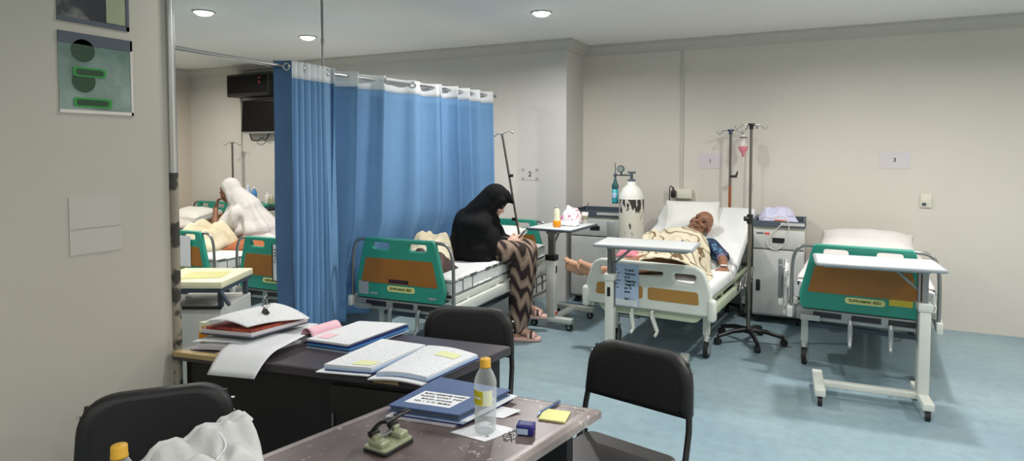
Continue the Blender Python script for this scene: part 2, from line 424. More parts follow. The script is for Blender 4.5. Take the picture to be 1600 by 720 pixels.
    def organic(s, name, mats, parent=None, voxel=0.008, smooth=4, matfn=None, deform=None):
        """weld overlapping closed lumps into one continuous skin"""
        me = bpy.data.meshes.new('tmp'); me.from_pydata(s.v, [], s.f)
        bm = bmesh.new(); bm.from_mesh(me); bmesh.ops.remove_doubles(bm, verts=bm.verts[:], dist=2e-4)
        bmesh.ops.holes_fill(bm, edges=bm.edges[:], sides=0); bmesh.ops.recalc_face_normals(bm, faces=bm.faces[:]); bm.to_mesh(me); bm.free()
        o = bpy.data.objects.new('tmp', me); COL.objects.link(o)
        md = o.modifiers.new('r', 'REMESH'); md.mode = 'VOXEL'; md.voxel_size = voxel
        if smooth:
            md = o.modifiers.new('s', 'SMOOTH'); md.factor = 0.5; md.iterations = smooth
        dg = bpy.context.evaluated_depsgraph_get(); dg.update()
        m2 = bpy.data.meshes.new_from_object(o.evaluated_get(dg), depsgraph=dg)
        bpy.data.objects.remove(o); bpy.data.meshes.remove(me)
        m2.name = name; m2.materials.clear()
        for m in (mats if isinstance(mats, (list, tuple)) else [mats]): m2.materials.append(m)
        if deform:
            nl = [v.normal.copy() for v in m2.vertices]
            for v, nn in zip(m2.vertices, nl): v.co = v.co + nn * deform(v.co, nn)
        for p in m2.polygons:
            p.use_smooth = True
            p.material_index = matfn(p.center, p.normal) if matfn else 0
        m2.update()
        o = bpy.data.objects.new(name, m2); COL.objects.link(o)
        if parent: o.parent = parent
        return o

def rpoly(pts, r, n=5):
    """round the corners of a 2D polygon; r one radius or a list"""
    out = []; L = len(pts)
    for i, p in enumerate(pts):
        rr = r[i] if hasattr(r, '__len__') else r
        a, b, c = Vector(pts[i - 1]), Vector(p), Vector(pts[(i + 1) % L])
        if rr <= 0: out.append(tuple(b)); continue
        d1, d2 = (a - b), (c - b); l = min(rr, d1.length * .48, d2.length * .48)
        p1, p2 = b + d1.normalized() * l, b + d2.normalized() * l
        for k in range(n + 1):
            t = k / n; out.append(tuple(p1 * (1 - t) ** 2 + b * 2 * t * (1 - t) + p2 * t ** 2))
    return out

def empty(name, loc, rz=0):
    o = bpy.data.objects.new(name, None); COL.objects.link(o); o.empty_display_size = 0.1
    o.location = loc; o.rotation_euler = (0, 0, rz); return o
def tag(o, label, cat, group=None):
    o['label'] = label; o['category'] = cat
    if group: o['group'] = group
    return o
def thing(name, label, cat, loc, rz=0, group=None):
    return tag(empty(name, loc, rz), label, cat, group)
def struct(o):
    o['kind'] = 'structure'; return o
def copy_tree(o, parent=None):
    c = o.copy(); COL.objects.link(c)
    if parent: c.parent = parent
    for ch in list(o.children): copy_tree(ch, c)
    return c

FONT = None
def text(body, size, m, parent, loc, rot=(PI / 2, 0, 0), name='lettering', align='CENTER', ext=0.0006, bold=0.0, xs=1.0):
    cu = bpy.data.curves.new('tmp', 'FONT'); cu.body = body; cu.size = size; cu.align_x = align; cu.align_y = 'CENTER'
    cu.extrude = ext; cu.offset = bold; cu.resolution_u = 3
    o = bpy.data.objects.new('tmp', cu); COL.objects.link(o)
    dg = bpy.context.evaluated_depsgraph_get(); dg.update()
    me = bpy.data.meshes.new_from_object(o.evaluated_get(dg), depsgraph=dg)
    bpy.data.objects.remove(o); bpy.data.curves.remove(cu)
    me.name = name; me.materials.clear(); me.materials.append(m)
    o = bpy.data.objects.new(name, me); COL.objects.link(o)
    o.location = loc; o.rotation_euler = rot; o.scale = (xs, 1, 1)
    if parent: o.parent = parent
    return o

# ------------------------------------------------------------------ camera
cam = bpy.data.cameras.new('camera'); co = bpy.data.objects.new('camera', cam); COL.objects.link(co)
co.location = (0, 0, 1.56); co.rotation_euler = (R(87.5), 0, R(26))
cam.sensor_width = 36; cam.lens = 36 * 985 / 1600; cam.shift_y = -0.0512; cam.clip_start = 0.02
SC.camera = co

# ------------------------------------------------------------------ the room
XL, XR, YF, YB, YB2, XJ, ZC = -8.0, 3.2, -2.6, 6.04, 6.55, -2.33, 2.68
m = MB(); m.box(((XL + XR) / 2, (YF + YB2) / 2, -0.05), (XR - XL + .4, YB2 - YF + .4, 0.1)); struct(m.build('floor', M['floor']))
m = MB(); m.box(((XL + XR) / 2, (YF + YB2) / 2, ZC + 0.05), (XR - XL + .4, YB2 - YF + .4, 0.1)); struct(m.build('ceiling', M['ceil']))
m = MB(); m.box(((XL + XJ) / 2, YB + 0.35, ZC / 2), (XJ - XL, 0.7, ZC)); struct(m.build('wall_back', M['wall']))
m = MB(); m.box(((XJ + XR) / 2, YB2 + 0.1, ZC / 2), (XR - XJ, 0.2, ZC)); struct(m.build('wall_recess', M['wall_right']))
m = MB(); m.box((XL - 0.1, (YF + YB2) / 2, ZC / 2), (0.2, YB2 - YF + .4, ZC)); struct(m.build('wall_left', M['wall_left']))
m = MB(); m.box((XR + 0.1, (YF + YB2) / 2, ZC / 2), (0.2, YB2 - YF + .4, ZC)); struct(m.build('wall_right', M['wall_right']))
m = MB(); m.box(((XL + XR) / 2, YF - 0.1, ZC / 2), (XR - XL, 0.2, ZC)); struct(m.build('wall_front', M['wall']))
# cornice: stepped crown moulding, swept along the visible walls
def cornice(name, pts):
    prof = [(0, 0), (0.095, 0), (0.095, -0.022), (0.075, -0.03), (0.062, -0.055), (0.035, -0.075), (0.03, -0.092), (0.0, -0.105)]
    b = MB(); P = [Vector((p[0], p[1])) for p in pts]; rows = []
    for i, p in enumerate(P):
        d1 = (P[i] - P[i - 1]).normalized() if i else (P[1] - P[0]).normalized()
        d2 = (P[i + 1] - P[i]).normalized() if i < len(P) - 1 else d1
        n1, n2 = Vector((d1.y, -d1.x)), Vector((d2.y, -d2.x)); nn = (n1 + n2).normalized(); k = 1 / max(.3, nn.dot(n1))
        rows.append([(p.x + nn.x * a * k, p.y + nn.y * a * k, ZC + z) for a, z in prof])
    np_ = len(prof); vs = [q for r_ in rows for q in r_]; fs = []
    for i in range(len(rows) - 1):
        for k in range(np_ - 1): fs.append((i * np_ + k, (i + 1) * np_ + k, (i + 1) * np_ + k + 1, i * np_ + k + 1))
    b.add(vs, fs); return struct(b.build(name, M['cornice']))
cornice('trim_1', [(XL, YF), (XL, YB), (XJ, YB), (XJ, YB2), (XR, YB2)])
# near partition wall with a metal corner guard
XP, YP = -2.36, 1.685
m = MB(); m.box((XP - 0.13, (YF + YP) / 2, ZC / 2), (0.26, YP - YF, ZC)); struct(m.build('wall_partition', M['pillar']))
m = MB(); m.cyl((XP + .002, YP + 0.012, 0), (XP + .002, YP + 0.012, ZC), 0.017, n=16); struct(m.build('trim_2', M['chrome']))
m = MB(); m.cyl((XP + .002, YP + 0.012, 0.02), (XP + .002, YP + 0.012, 1.47), 0.0182, n=18); struct(m.build('trim_3', M['film']))

# ------------------------------------------------------------------ ceiling downlights
def downlight(x, y, visible, label=None, k=1.0):
    if visible:
        t = thing('ceiling_downlight', label, 'ceiling light', (x, y, ZC), 0, 'recessed ceiling downlights')
        b = MB(); b.lathe([(0.085, 0.0), (0.088, -0.008), (0.078, -0.012), (0.070, -0.006)], n=28); b.build('frame', M['cornice'], t)
        b = MB(); b.lathe([(0.068, -0.002), (0.064, -0.016), (0.048, -0.028), (0.025, -0.034), (0.001, -0.036)], n=28); b.build('diffuser', M['lamp'], t)
    l = bpy.data.lights.new('downlight_lamp', 'AREA'); l.shape = 'DISK'; l.size = 0.16; l.energy = LAMP * k; l.color = (1.0, 0.92, 0.83) if x < -4 else (1.0, 0.965, 0.935); l.spread = R(165)
    o = bpy.data.objects.new('downlight_lamp', l); COL.objects.link(o); o.location = (x, y, ZC - 0.045)
LAMP = 36
downlight(-4.49, 3.53, True, 'round recessed ceiling light above the gap by the near pillar')
downlight(-4.55, 4.744, True, 'round recessed ceiling light beside the curtain hanger rod')
downlight(-2.05, 4.748, True, 'round recessed ceiling light in the middle of the ceiling, nearest the wall jog')
for x, y, k in [(0.4, 4.75, 1), (2.4, 4.75, .8), (-2.05, 2.3, .35), (0.4, 2.3, 1.1), (2.4, 2.3, .8), (-4.5, 1.0, .6), (-6.9, 2.2, .8), (-7.0, 4.7, .7), (0.3, 0.0, .7), (2.4, -0.5, .8), (-0.8, -1.7, .8)]:
    downlight(x, y, False, None, k)

# ------------------------------------------------------------------ curtain rail and curtains
ZR = 2.12
RAIL = [(-3.13, 1.0), (-3.165, 2.26), (-3.225, 3.11), (-3.215, 3.6), (-3.03, 5.80)]
def railx(y):
    for a, b in zip(RAIL, RAIL[1:]):
        if a[1] <= y <= b[1]: return a[0] + (b[0] - a[0]) * (y - a[1]) / (b[1] - a[1])
    return RAIL[-1][0]
t = thing('curtain_rail', 'chrome pipe rail carrying the blue ward curtain', 'curtain rail', (-3.2, 3.5, ZR))
b = MB(); b.tube([(x, y, ZR) for x, y in RAIL], 0.0125, n=12); b.T = Matrix.Translation((3.2, -3.5, -ZR)); b.v = [b.T @ v for v in b.v]; b.build('pipe', M['chrome'], t)
b = MB(); b.cyl((-.02, 0, -0.01), (-.02, 0, ZC - ZR), 0.009, n=10); b.cyl((-.02, 0, .20), (-.02, 0, .245), 0.013, n=10); b.lathe([(0.03, ZC - ZR), (0.03, ZC - ZR - 0.008), (0.009, ZC - ZR - 0.02)], (-.02, 0, 0)); b.build('hanger_rod', M['steel'], t)
b = MB(); b.cyl((0.17, 2.295, 0), (0.172, 2.315, 0), 0.018, n=16); b.build('end_cap', M['chrome'], t)

def curtain(name, label, path, ztop, zbot, rings, edge=0.0, seed=0, push=0.0):
    """path(u) -> (x,y); pleats are in the path. A white band along the top, eyelet rings as parts."""
    t = thing(name, label, 'curtain', (path(0.5)[0], path(0.5)[1], zbot), 0, 'blue ward curtains')
    O = Vector(t.location); zb = ztop - 0.115; nu = 260
    def pt(u, v, z0, z1):
        z = z0 + (z1 - z0) * v; k = (ztop - z) / (ztop - zbot)
        x, y = path(u, k); 
        ks = max(0, min(1, (k - .58) / .28)); x -= push * ks * ks * (3 - 2 * ks) * (.35 + .65 * u)
        w = 0.012 * k * noise.noise(Vector((u * 9 + seed, z * 1.3, seed)))
        return Vector((x + w, y + w, z)) - O
    e = edge
    b = MB(); b.grid(lambda u, v: pt(e + (1 - e) * u, v, zbot, zb), nu, 26); b.build('drape', M['curtain'], t, solid=0.002)
    b = MB(); b.grid(lambda u, v: pt(e + (1 - e) * u, v, zb, ztop), nu, 3); b.build('mesh_band', M['band'], t, solid=0.002)
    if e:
        b = MB(); b.grid(lambda u, v: pt(e * u, v, zbot, ztop), 40, 30); b.build('shaded_edge', M['curtain_shaded'], t, solid=0.002)  # flat strip turned from the lamps; its shade is painted as darker cloth
    for u in rings:
        x, y = path(u, 0.02); x2, y2 = path(u + .004, 0.02); d = Vector((x2 - x, y2 - y, 0)).normalized(); nrm = Vector((d.y, -d.x, 0))
        c = Vector((x, y, ZR - 0.005)) - O
        q = nrm.to_track_quat('Z', 'Y').to_matrix()
        b = MB(); pr = [(0.022 + 0.007 * math.cos(a), 0.007 * math.sin(a)) for a in [2 * PI * i / 8 for i in range(9)]]
        b.lathe(pr, c, 18, rot=q); b.build('eyelet', M['chrome'], t)
    return t
def main_path(u, k=0):
    # spread part: nine soft unequal pleats running toward the wall
    y = 3.56 + (5.78 - 3.56) * u
    ph = 2 * PI * (8.2 * u + 0.45 * math.sin(2.4 * PI * u + .6)) + 1.3 * k * math.sin(5 * u + 1)
    a = 0.068 + 0.026 * math.sin(9 * u + 1)
    s = math.sin(ph); s = math.copysign(abs(s) ** 0.8, s)
    return (railx(y) + a * (0.7 + 0.45 * k) * s + 0.012 * math.sin(2.3 * ph + u), y + 0.030 * math.cos(ph) - 0.06 * k * (1 - u))
curtain('ward_curtain', 'blue curtain drawn along the rail beside the bed of the woman in black', main_path, ZR + 0.035, 0.27, [0.045, 0.14, 0.25, 0.40, 0.52, 0.64, 0.78, 0.90, 0.975], seed=3, push=.22)
def bunch_path(u, k=0):
    if u < 0.22:
        w = u / 0.22
        return (-3.265 + 0.115 * w - 0.004 * math.sin(w * 6), 3.085 + 0.05 * w + .01 * math.sin(w * PI))
    if u > 0.86:
        w = (u - .86) / .14
        return (-3.155 - 0.05 * w + 0.02 * k, 3.45 + 0.14 * w + 0.02 * k * w)
    w = (u - 0.22) / 0.64
    y = 3.135 + 0.315 * w
    return (-3.15 - 0.035 * (1 - math.cos(2 * PI * 6 * w + 0.5 * math.sin(7 * w))) * (.8 + .3 * k), y + 0.012 * math.sin(2 * PI * 6 * w) + 0.03 * k * (w - .5))
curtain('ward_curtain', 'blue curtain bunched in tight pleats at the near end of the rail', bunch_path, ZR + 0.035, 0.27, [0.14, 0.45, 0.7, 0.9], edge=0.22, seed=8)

# ------------------------------------------------------------------ wall fixtures
t = thing('television', 'flat black television on the far wall, under the black box', 'television', (-6.52, YB, 1.77))
b = MB(); b.rbox((0, -0.10, 0.23), (0.64, 0.05, 0.43), 0.008, rot=Euler((R(-4), 0, 0)).to_matrix()); b.build('casing', M['black'], t)
b = MB(); b.box((0, -0.127, 0.235), (0.60, 0.004, 0.385), rot=Euler((R(-4), 0, 0)).to_matrix()); b.build('screen', M['screen'], t)
b = MB(); b.box((0, -0.135, 0.022), (0.63, 0.012, 0.02)); b.build('bottom_trim', M['grey_metal'], t)
b = MB(); b.box((0, -0.04, 0.22), (0.2, 0.08, 0.15)); b.build('wall_bracket', M['black'], t)
b = MB(); b.tube([(-.22, -.09, .02), (-.20, -.08, -.06), (-.1, -.07, -.09), (-.02, -.06, -.03), (.03, -.06, -.09), (.1, -.05, 0.02)], 0.007, smooth=2); b.build('cable', M['rubber'], t)
t = thing('wall_speaker_box', 'long black box mounted above the television near the curtain', 'wall box', (-6.62, YB, 2.25))
b = MB(); b.rbox((0, -0.11, 0.15), (0.76, 0.22, 0.29), 0.015); b.build('casing', M['black'], t)
b = MB(); b.box((0, -0.222, 0.16), (0.70, 0.006, 0.22)); b.build('front_panel', M['screen'], t)
b = MB(); b.box((.22, -.227, .18), (0.02, 0.004, 0.03)); b.box((.22, -.227, .235), (0.04, 0.004, 0.012)); b.build('indicator', M['red'], t)
def conduit(x, y, z0, z1, label):
    b = MB(); b.box((x, y - 0.008, (z0 + z1) / 2), (0.02, 0.016, z1 - z0)); return tag(b.build('cable_conduit', M['cornice'], origin=(x, y, z0)), label, 'cable conduit')
conduit(-6.985, YB, 0.9, ZC - 0.11, 'thin vertical cable conduit on the far wall beside the television')
conduit(-1.262, YB2, 1.15, ZC - 0.11, 'thin vertical cable conduit running up the wall from the socket box')
t = thing('wall_socket_box', 'cream surface socket box on the wall above the sleeping man', 'socket', (-1.245, YB2, 1.07))
b = MB(); b.rbox((0, -0.03, 0.05), (0.19, 0.06, 0.10), 0.01); b.build('casing', M['socket'], t)
b = MB(); b.rbox((-0.085, -0.075, 0.05), (0.05, 0.05, 0.075), 0.012); b.cyl((-.085, -.08, .08), (-.09, -.08, .12), 0.008); b.build('plug', M['black'], t)
b = MB(); b.tube([(-.09, -.08, .11), (-.12, -.07, .14), (-.13, -.06, .06), (-.12, -.05, -.1), (-.14, -.05, -.5)], 0.005, smooth=2); b.build('cable', M['rubber'], t)
t = thing('light_switch', 'small cream switch plate on the wall above the end bed', 'switch', (0.845, YB2, 1.06))
b = MB(); b.rbox((0, -0.008, 0.06), (0.085, 0.016, 0.12), 0.004); b.build('plate', M['socket'], t)
b = MB(); b.box((-0.015, -0.018, 0.03), (0.03, 0.01, 0.025)); b.build('rocker', M['slate'], t)
def numpaper(x, y, z, w, h, s, label, tape=False, m_='paper'):
    t = thing('bed_number_sheet', label, 'number sign', (x, y, z - h / 2))
    b = MB(); b.box((0, -0.002, h / 2), (w, 0.002, h)); b.build('paper', M[m_], t)
    text(s, 0.075 if tape else .05, M['ink'], t, (0.0 if tape else .0, -0.0035, h / 2), bold=0.001)
    if tape:
        for sx in (-1, 1):
            for sz in (0, 1):
                b = MB(); b.box((sx * w * .42, -0.0045, h * (0.12 + .76 * sz)), (0.028, 0.001, 0.03)); b.build('tape', M['doc_tape'], t)
numpaper(-2.735, YB, 1.31, 0.19, 0.12, '2', 'taped paper sheet with the number 2 on the wall', True, 'wall')
numpaper(-0.985, YB2, 1.455, 0.22, 0.15, '1', 'pale paper sheet with the number 1 behind the drip stand', False, 'faint_sheet')
numpaper(0.602, YB2, 1.475, 0.23, 0.15, '3', 'faint lilac paper sheet with a small number above the end bed', False, 'faint_sheet')

# posters on the partition, facing +X
def poster(name, label, y0, y1, z0, z1, m_, extra=None):
    y0, y1 = y0 * .975, y1 * .975; z0, z1 = 1.56 + (z0 - 1.56) * .975, 1.56 + (z1 - 1.56) * .975
    t = thing(name, label, 'poster' if 'poster' in name else 'notice', (XP, (y0 + y1) / 2, z0))
    w, h = y1 - y0, z1 - z0
    b = MB(); b.box((0.0015, 0, h / 2), (0.002, w, h)); b.build('sheet', M[m_], t)
    if extra: extra(t, w, h)
    return t
def ex1(t, w, h):
    b = MB(); b.box((0.003, 0, 0.008), (0.002, w, 0.016)); b.box((0.003, w / 2 - .006, h / 2), (0.002, 0.012, h)); b.build('clear_sleeve', M['slate'], t)
    b = MB(); b.box((0.003, w / 2 - .05, h * .22), (0.002, 0.07, 0.10)); b.build('picture_block', M['sagepunch'], t)
    b = MB(); b.ell((0.003, w / 2 - 0.10, h * .42), (0.003, 0.03, 0.03)); b.build('pale_spot', M['clearbag'], t)
poster('wall_poster', 'dark glossy poster at the top of the near pillar', 1.31, 1.568, 2.02, 2.34, 'poster1', ex1)
def ex2(t, w, h):
    b = MB(); b.box((0.003, 0, h - .02), (0.002, w, 0.04)); b.build('top_strip', M['slate'], t)
    for z, k in ((h * .52, 0.075), (h * .14, 0.095)):
        p = rpoly([(-.06, -.017), (k - .02, -.017), (k - .02, .017), (-.06, .017)], .012)
        b = MB(); b.panel(p, thick=.003, bev=.0005, c=(0.0035, w / 2 - .155, z), rot=Matrix.Rotation(PI / 2, 3, 'Z')); f = b.build('green_badge', M['poster_green'], t)
        b = MB(); b.panel([(x * .82, zz * .6) for x, zz in p], thick=.003, bev=.0005, c=(0.005, w / 2 - .155, z), rot=Matrix.Rotation(PI / 2, 3, 'Z')); b.build('badge_centre', M['poster_dark'], f)
        b = MB(); b.cyl((0.002, w / 2 - .178, z + .075), (0.004, w / 2 - .178, z + .075), 0.04, n=24); b.build('round_badge', M['poster_dark'], t)
    b = MB(); b.box((0.003, 0, 0.006), (0.002, w, 0.012)); b.box((0.003, w / 2 - .004, h / 2), (0.002, 0.008, h)); b.build('clear_sleeve', M['clearbag'], t)
poster('wall_poster', 'grey-green poster with round green badges on the near pillar', 1.31, 1.577, 1.695, 1.985, 'poster2', ex2)
poster('wall_notice', 'faint typed notice taped low on the near pillar', 1.33, 1.512, 1.275, 1.39, 'doc3')
poster('wall_notice', 'faint typed notice taped directly below another on the near pillar', 1.33, 1.517, 1.18, 1.268, 'doc3')

# ------------------------------------------------------------------ beds
def caster(b_parent, x, y, ztop, name='leg', r=0.065):
    b = MB(); b.box((x, y, (ztop + .16) / 2 + .02), (0.045, 0.045, ztop - .16)); b.cyl((x, y, .13), (x, y, .19), 0.02)
    leg = b.build(name, M['white_metal'], b_parent)
    f = MB()
    for sx in (-1, 1): f.box((x + sx * .022, y + .012, 0.095), (0.006, 0.045, 0.11))
    f.box((x, y + .012, .148), (0.05, 0.05, 0.012)); f.build('caster_fork', M['grey_metal'], leg)
    w = MB(); w.cyl((x - .016, y + .018, r), (x + .016, y + .018, r), r, n=22); w.cyl((x - .018, y + .018, r), (x + .018, y + .018, r), r * .6, n=18, mi=1); w.build('caster_wheel', [M['rubber'], M['cream_abs']], leg)
    return leg
def crank(parent, x, z, sw=0.0, m_='grey_metal'):
    b = MB(); b.tube([(x, .04, z), (x, -.035, z), (x + sw * .5, -.045, z - .07), (x + sw, -.05, z - .135), (x + sw, -.10, z - .15)], 0.011); b.box((x + sw * .55, -.046, z - .075), (0.026, 0.014, 0.12), rot=Euler((0, math.atan2(-sw, .135), 0)).to_matrix())
    b.build('crank', M[m_], parent)
def end_panel(root, y, ztop, zbot, name, plate, hb=0.375, ht=0.292):
    P = rpoly([(-hb, zbot + .09), (-hb + .015, zbot), (hb - .015, zbot), (hb, zbot + .09), (ht, ztop), (-ht, ztop)], [.02, .02, .02, .02, .03, .03])
    def hole(cx): return rpoly([(cx - .075, ztop - .082), (cx + .075, ztop - .082), (cx + .075, ztop - .03), (cx - .075, ztop - .03)], .022)
    b = MB(); b.panel(P, [hole(-.155), hole(.155)], 0.042, 0.008, c=(0, y, 0)); pn = b.build(name, M['green'], root)
    wt, wb = ztop - .145, zbot + .115
    def hw(z): return hb + (ht - hb) * (z - zbot - .09) / (ztop - zbot - .09) - .048
    for s_ in (-1, 1):
        b = MB(); b.panel(rpoly([(-hw(wb), wb), (hw(wb), wb), (hw(wt), wt), (-hw(wt), wt)], .012), thick=.006, bev=.001, c=(0, y + s_ * .022, 0)); b.build('wood_inlay', M['wood_inlay'], pn)
    if plate:
        b = MB(); b.panel(rpoly([(-.115, zbot + .06), (.115, zbot + .06), (.115, zbot + .102), (-.115, zbot + .102)], .02), thick=.004, bev=.001, c=(.02, y - .0225, 0)); pl = b.build('nameplate', M['plate'], pn)
        text('SUPRAMAK BED', 0.026, M['ink_green'], pl, (.02, y - .0255, zbot + .081), bold=.0006)
    for sx in (-1, 1):
        hr = MB(); hr.tube([(sx * (ht - .02), y + .01, ztop - .015), (sx * (ht + .07), y + .012, ztop - .018), (sx * (hb + .03), y + .014, ztop - .06), (sx * (hb + .05), y + .016, ztop - .16), (sx * (hb + .05), y + .016, zbot + .02), (sx * (hb + .05), y + .016, zbot - .05)], 0.0125, n=10, smooth=2)
        hr.build('bumper_tube', M['steel'], pn)
    return pn
def mattress_fn(amp, seed):
    def f(co):
        n_ = noise.noise(Vector((co.x * 5 + seed, co.y * 4, co.z * 6)))
        return co + Vector((amp * .5 * n_, 0, amp * n_))
    return f
def green_bed(loc, rz, label, dz=0.0, head_top=0.93, foot_top=0.93, qr=False, yellow=False, cross=True):
    t = thing('hospital_bed', label, 'bed', loc, rz, None)
    L, W = 1.92, 0.41
    pf = end_panel(t, 0, foot_top + dz, 0.49 + dz, 'foot_panel', True)
    end_panel(t, L, head_top + dz, 0.49 + dz, 'head_panel', False)
    if qr:
        b = MB(); b.box((-.30, -.024, .565 + dz), (0.085, 0.002, 0.10)); b.build('blank_sticker', M['obt_edge'], pf)
        b = MB(); b.box((0.0, -.0235, .625 + dz), (0.17, 0.003, 0.028)); b.build('dark_sticker', M['navy_ink'], pf)
        for x in (-.21, .28): 
            b = MB(); b.box((x, -.0235, .528 + dz), (0.06, 0.003, 0.014)); b.build('small_sticker', M['obt_edge'], pf)
    if yellow:
        b = MB(); b.box((.22, -.0235, .585 + dz), (0.13, 0.003, 0.04)); b.build('yellow_sticker', M['yellow'], pf)
    b = MB()
    for sx in (-1, 1): b.rbox((sx * .43, L / 2, 0.45 + dz), (0.035, L + .04, 0.075), 0.006)
    for sx in (-1, 1): b.rbox((sx * .40, L / 2, 0.515 + dz), (0.03, L - .1, 0.05), 0.006)
    for y in (.25, .75, 1.25, 1.7): b.box((0, y, 0.48 + dz), (0.84, 0.04, 0.03))
    b.box((0, L / 2, .515 + dz), (0.78, L - .1, 0.012))
    b.build('frame', M['white_metal'], t)
    b = MB(); b.rbox((0, .02, 0.445 + dz), (0.78, 0.06, 0.075), 0.006); b.box((-.3, -.005, .43 + dz), (.12, .10, .03)); b.build('crank_bar', M['grey_metal'], t)
    b = MB()
    for x in (-.2, .03, .24): b.box((x, -.012, .452 + dz), (0.17, 0.006, 0.036))
    b.build('slot', M['black'], t)
    for x in (-.06, .17): crank(t, x, .43 + dz)
    for x in (-.36, .36):
        caster(t, x, 0.30, 0.42 + dz); caster(t, x, 1.62, 0.42 + dz)
    if cross:
        b = MB()
        for y in (.3, 1.62): b.box((0, y, .30 + dz), (0.72, 0.03, 0.03))
        for sx in (-1, 1):
            b.box((sx * .3, .96, .30 + dz), (0.03, 1.3, 0.03)); b.cyl((sx * .2, .4, .44 + dz), (sx * .2, 1.0, .30 + dz), .012)
        b.box((0, .9, .36 + dz), (.06, 1.2, .05)); b.build('undercarriage', M['slate'], t)
    mt = MB(); mt.rbox((0, L / 2, .60 + dz), (2 * W, L - .1, .13), .035, seg=3, cuts=14, fn=mattress_fn(.006, loc[0])); mm = mt.build('mattress', M['sheet'], t)
    b = MB()
    for z in (.555, .645):
        pts = rpoly([(-W - .002, .06), (W + .002, .06), (W + .002, L - .06), (-W - .002, L - .06)], .04); b.tube([(x, y, z + dz) for x, y in pts], .0035, n=6, closed=True)
    for y in (.18, .33): b.tube([(W + .003, y, .645 + dz), (W + .003, y, .555 + dz)], .003, n=6)
    b.build('piping', M['piping'], mm)
    for sx in (-1, 1):   # folded guard rails
        b = MB(); X = sx * .462; z0 = .27 + dz
        b.tube([(X, 1.15, z0), (X, 1.15, z0 + .12), (X, 1.72, z0 + .15), (X, 1.78, z0 + .1), (X, 1.78, z0 - .02), (X, 1.72, z0 - .03)], .011, smooth=2, closed=True)
        b.tube([(X, 1.2, z0 + .06), (X, 1.75, z0 + .07)], .009)
        for y in (1.3, 1.5, 1.65): b.tube([(X, y, z0), (X, y, z0 + .15)], .008)
        b.tube([(X, 1.3, z0 + .1), (sx * .44, 1.3, z0 + .17)], .009); b.tube([(X, 1.65, z0 + .1), (sx * .44, 1.65, z0 + .17)], .009)
        b.build('guard_rail', M['steel'], t)
    return t
def pillow(name, label, loc, dims, rz, tilt=0, m_='pillow', roll=0, group=None):
    w, l, h = dims
    def f(co):
        x, y = co.x / (w / 2), co.y / (l / 2)
        k = max(0.10, (1 - abs(x) ** 3.2) * (1 - abs(y) ** 3.2)) ** .55
        n_ = .015 * noise.noise(Vector((co.x * 7 + loc[0], co.y * 7 + loc[1], 3)))
        pin = 1 - .07 * (1 - (1 - abs(x) ** 4) * 1) * (1 - abs(y)) - 0.0
        return Vector((co.x * (1 - .05 * (1 - y * y) * abs(x)), co.y * (1 - .06 * (1 - x * x) * abs(y)), co.z * k + n_ * k))
    b = MB(); b.rbox((0, 0, 0), (w, l, h), 0, fn=f, cuts=22)
    b.sm = [True] * len(b.sm)
    o = b.build(name, M[m_], origin=(0, 0, 0)); o.location = loc; o.rotation_euler = (tilt, roll, rz)
    return tag(o, label, 'pillow', group)

bed2 = green_bed((-2.68, 3.67, 0), R(2.5), 'green-ended hospital bed on which the woman in black sits', head_top=0.885, qr=True)
bed3 = green_bed((0.265, 4.70, 0), R(-4), 'green-ended hospital bed at the end of the row, beside the wheeled white cabinet', head_top=.93, yellow=True)
bed4 = green_bed((-5.44, 3.95, 0), R(5), 'low green-ended hospital bed nearest the pillar, under the woman in white', dz=-.12)
bed5 = green_bed((-4.11, 3.85, 0), R(3), 'low green-ended hospital bed half hidden behind the bunched curtain', dz=-.10)
bed6 = green_bed((-7.42, 4.0, 0), R(0), 'white-made hospital bed in the far corner behind the woman in white', dz=-.06)
pillow('pillow', 'white pillow at the head of the bed with the woman in black', (-2.74, 5.25, .76), (.52, .40, .16), R(8), R(10))
pillow('pillow', 'wide white pillow on the end bed by the wheeled cabinet', (0.37, 6.12, .765), (.70, .46, .19), R(-4), R(14), 'duvet')
pillow('pillow', 'white pillow on the bed in the far corner', (-7.35, 5.55, .72), (.6, .42, .18), R(3), R(10))
# white duvet on the corner bed
def heap(name, label, cat, loc, sx, sy, h, m_, rz=0, seed=0, amp=.4, group=None, power=2.2, freq=4, parent=None, drape=0):
    """a rumpled cloth heap: flat underside, folded top"""
    def f(u, v):
        x, y = (u * 2 - 1), (v * 2 - 1)
        k = max(0, 1 - abs(x) ** power) ** .6 * max(0, 1 - abs(y) ** power) ** .6
        n1 = noise.noise(Vector((x * freq * .5 + seed, y * freq * .5, seed))); n2 = abs(noise.noise(Vector((x * freq + seed * 2, y * freq * .7, seed + 4))))
        z = h * k * (1 + amp * n1) + h * amp * .5 * n2 * k
        ed = 1 + .08 * noise.noise(Vector((x * 2 + seed, y * 2, 9)))
        return Vector((x * sx * ed, y * sy * ed, max(0.004, z)))
    b = MB(); b.grid(f, 44, 44)
    bot = MB()
    o = b.build(name, M[m_]); o.location = loc; o.rotation_euler = (0, 0, rz)
    md = o.modifiers.new('solid', 'SOLIDIFY'); md.thickness = .008; md.offset = 0
    if label: tag(o, label, cat, group)
    if parent: o.parent = parent
    return o
heap('duvet', 'rumpled white duvet on the bed in the far corner', 'bedding', (-7.40, 4.95, .605), .40, .55, .14, 'duvet', seed=2)
heap('blanket', 'beige rumpled blanket beside the woman in white', 'blanket', (-5.72, 4.45, .545), .26, .30, .24, 'blanket_plain', seed=5, amp=.5)
heap('folded_cloth', 'rust brown cloth lying at the lap of the woman in white', 'cloth', (-5.30, 4.72, .545), .24, .22, .09, 'rust', rz=R(20), seed=11, amp=.6)
heap('duvet', 'white duvet spread over the end bed by the wheeled cabinet', 'bedding', (0.325, 5.50, .668), .40, .72, .07, 'duvet', rz=R(-4), seed=21, amp=.4, power=6)
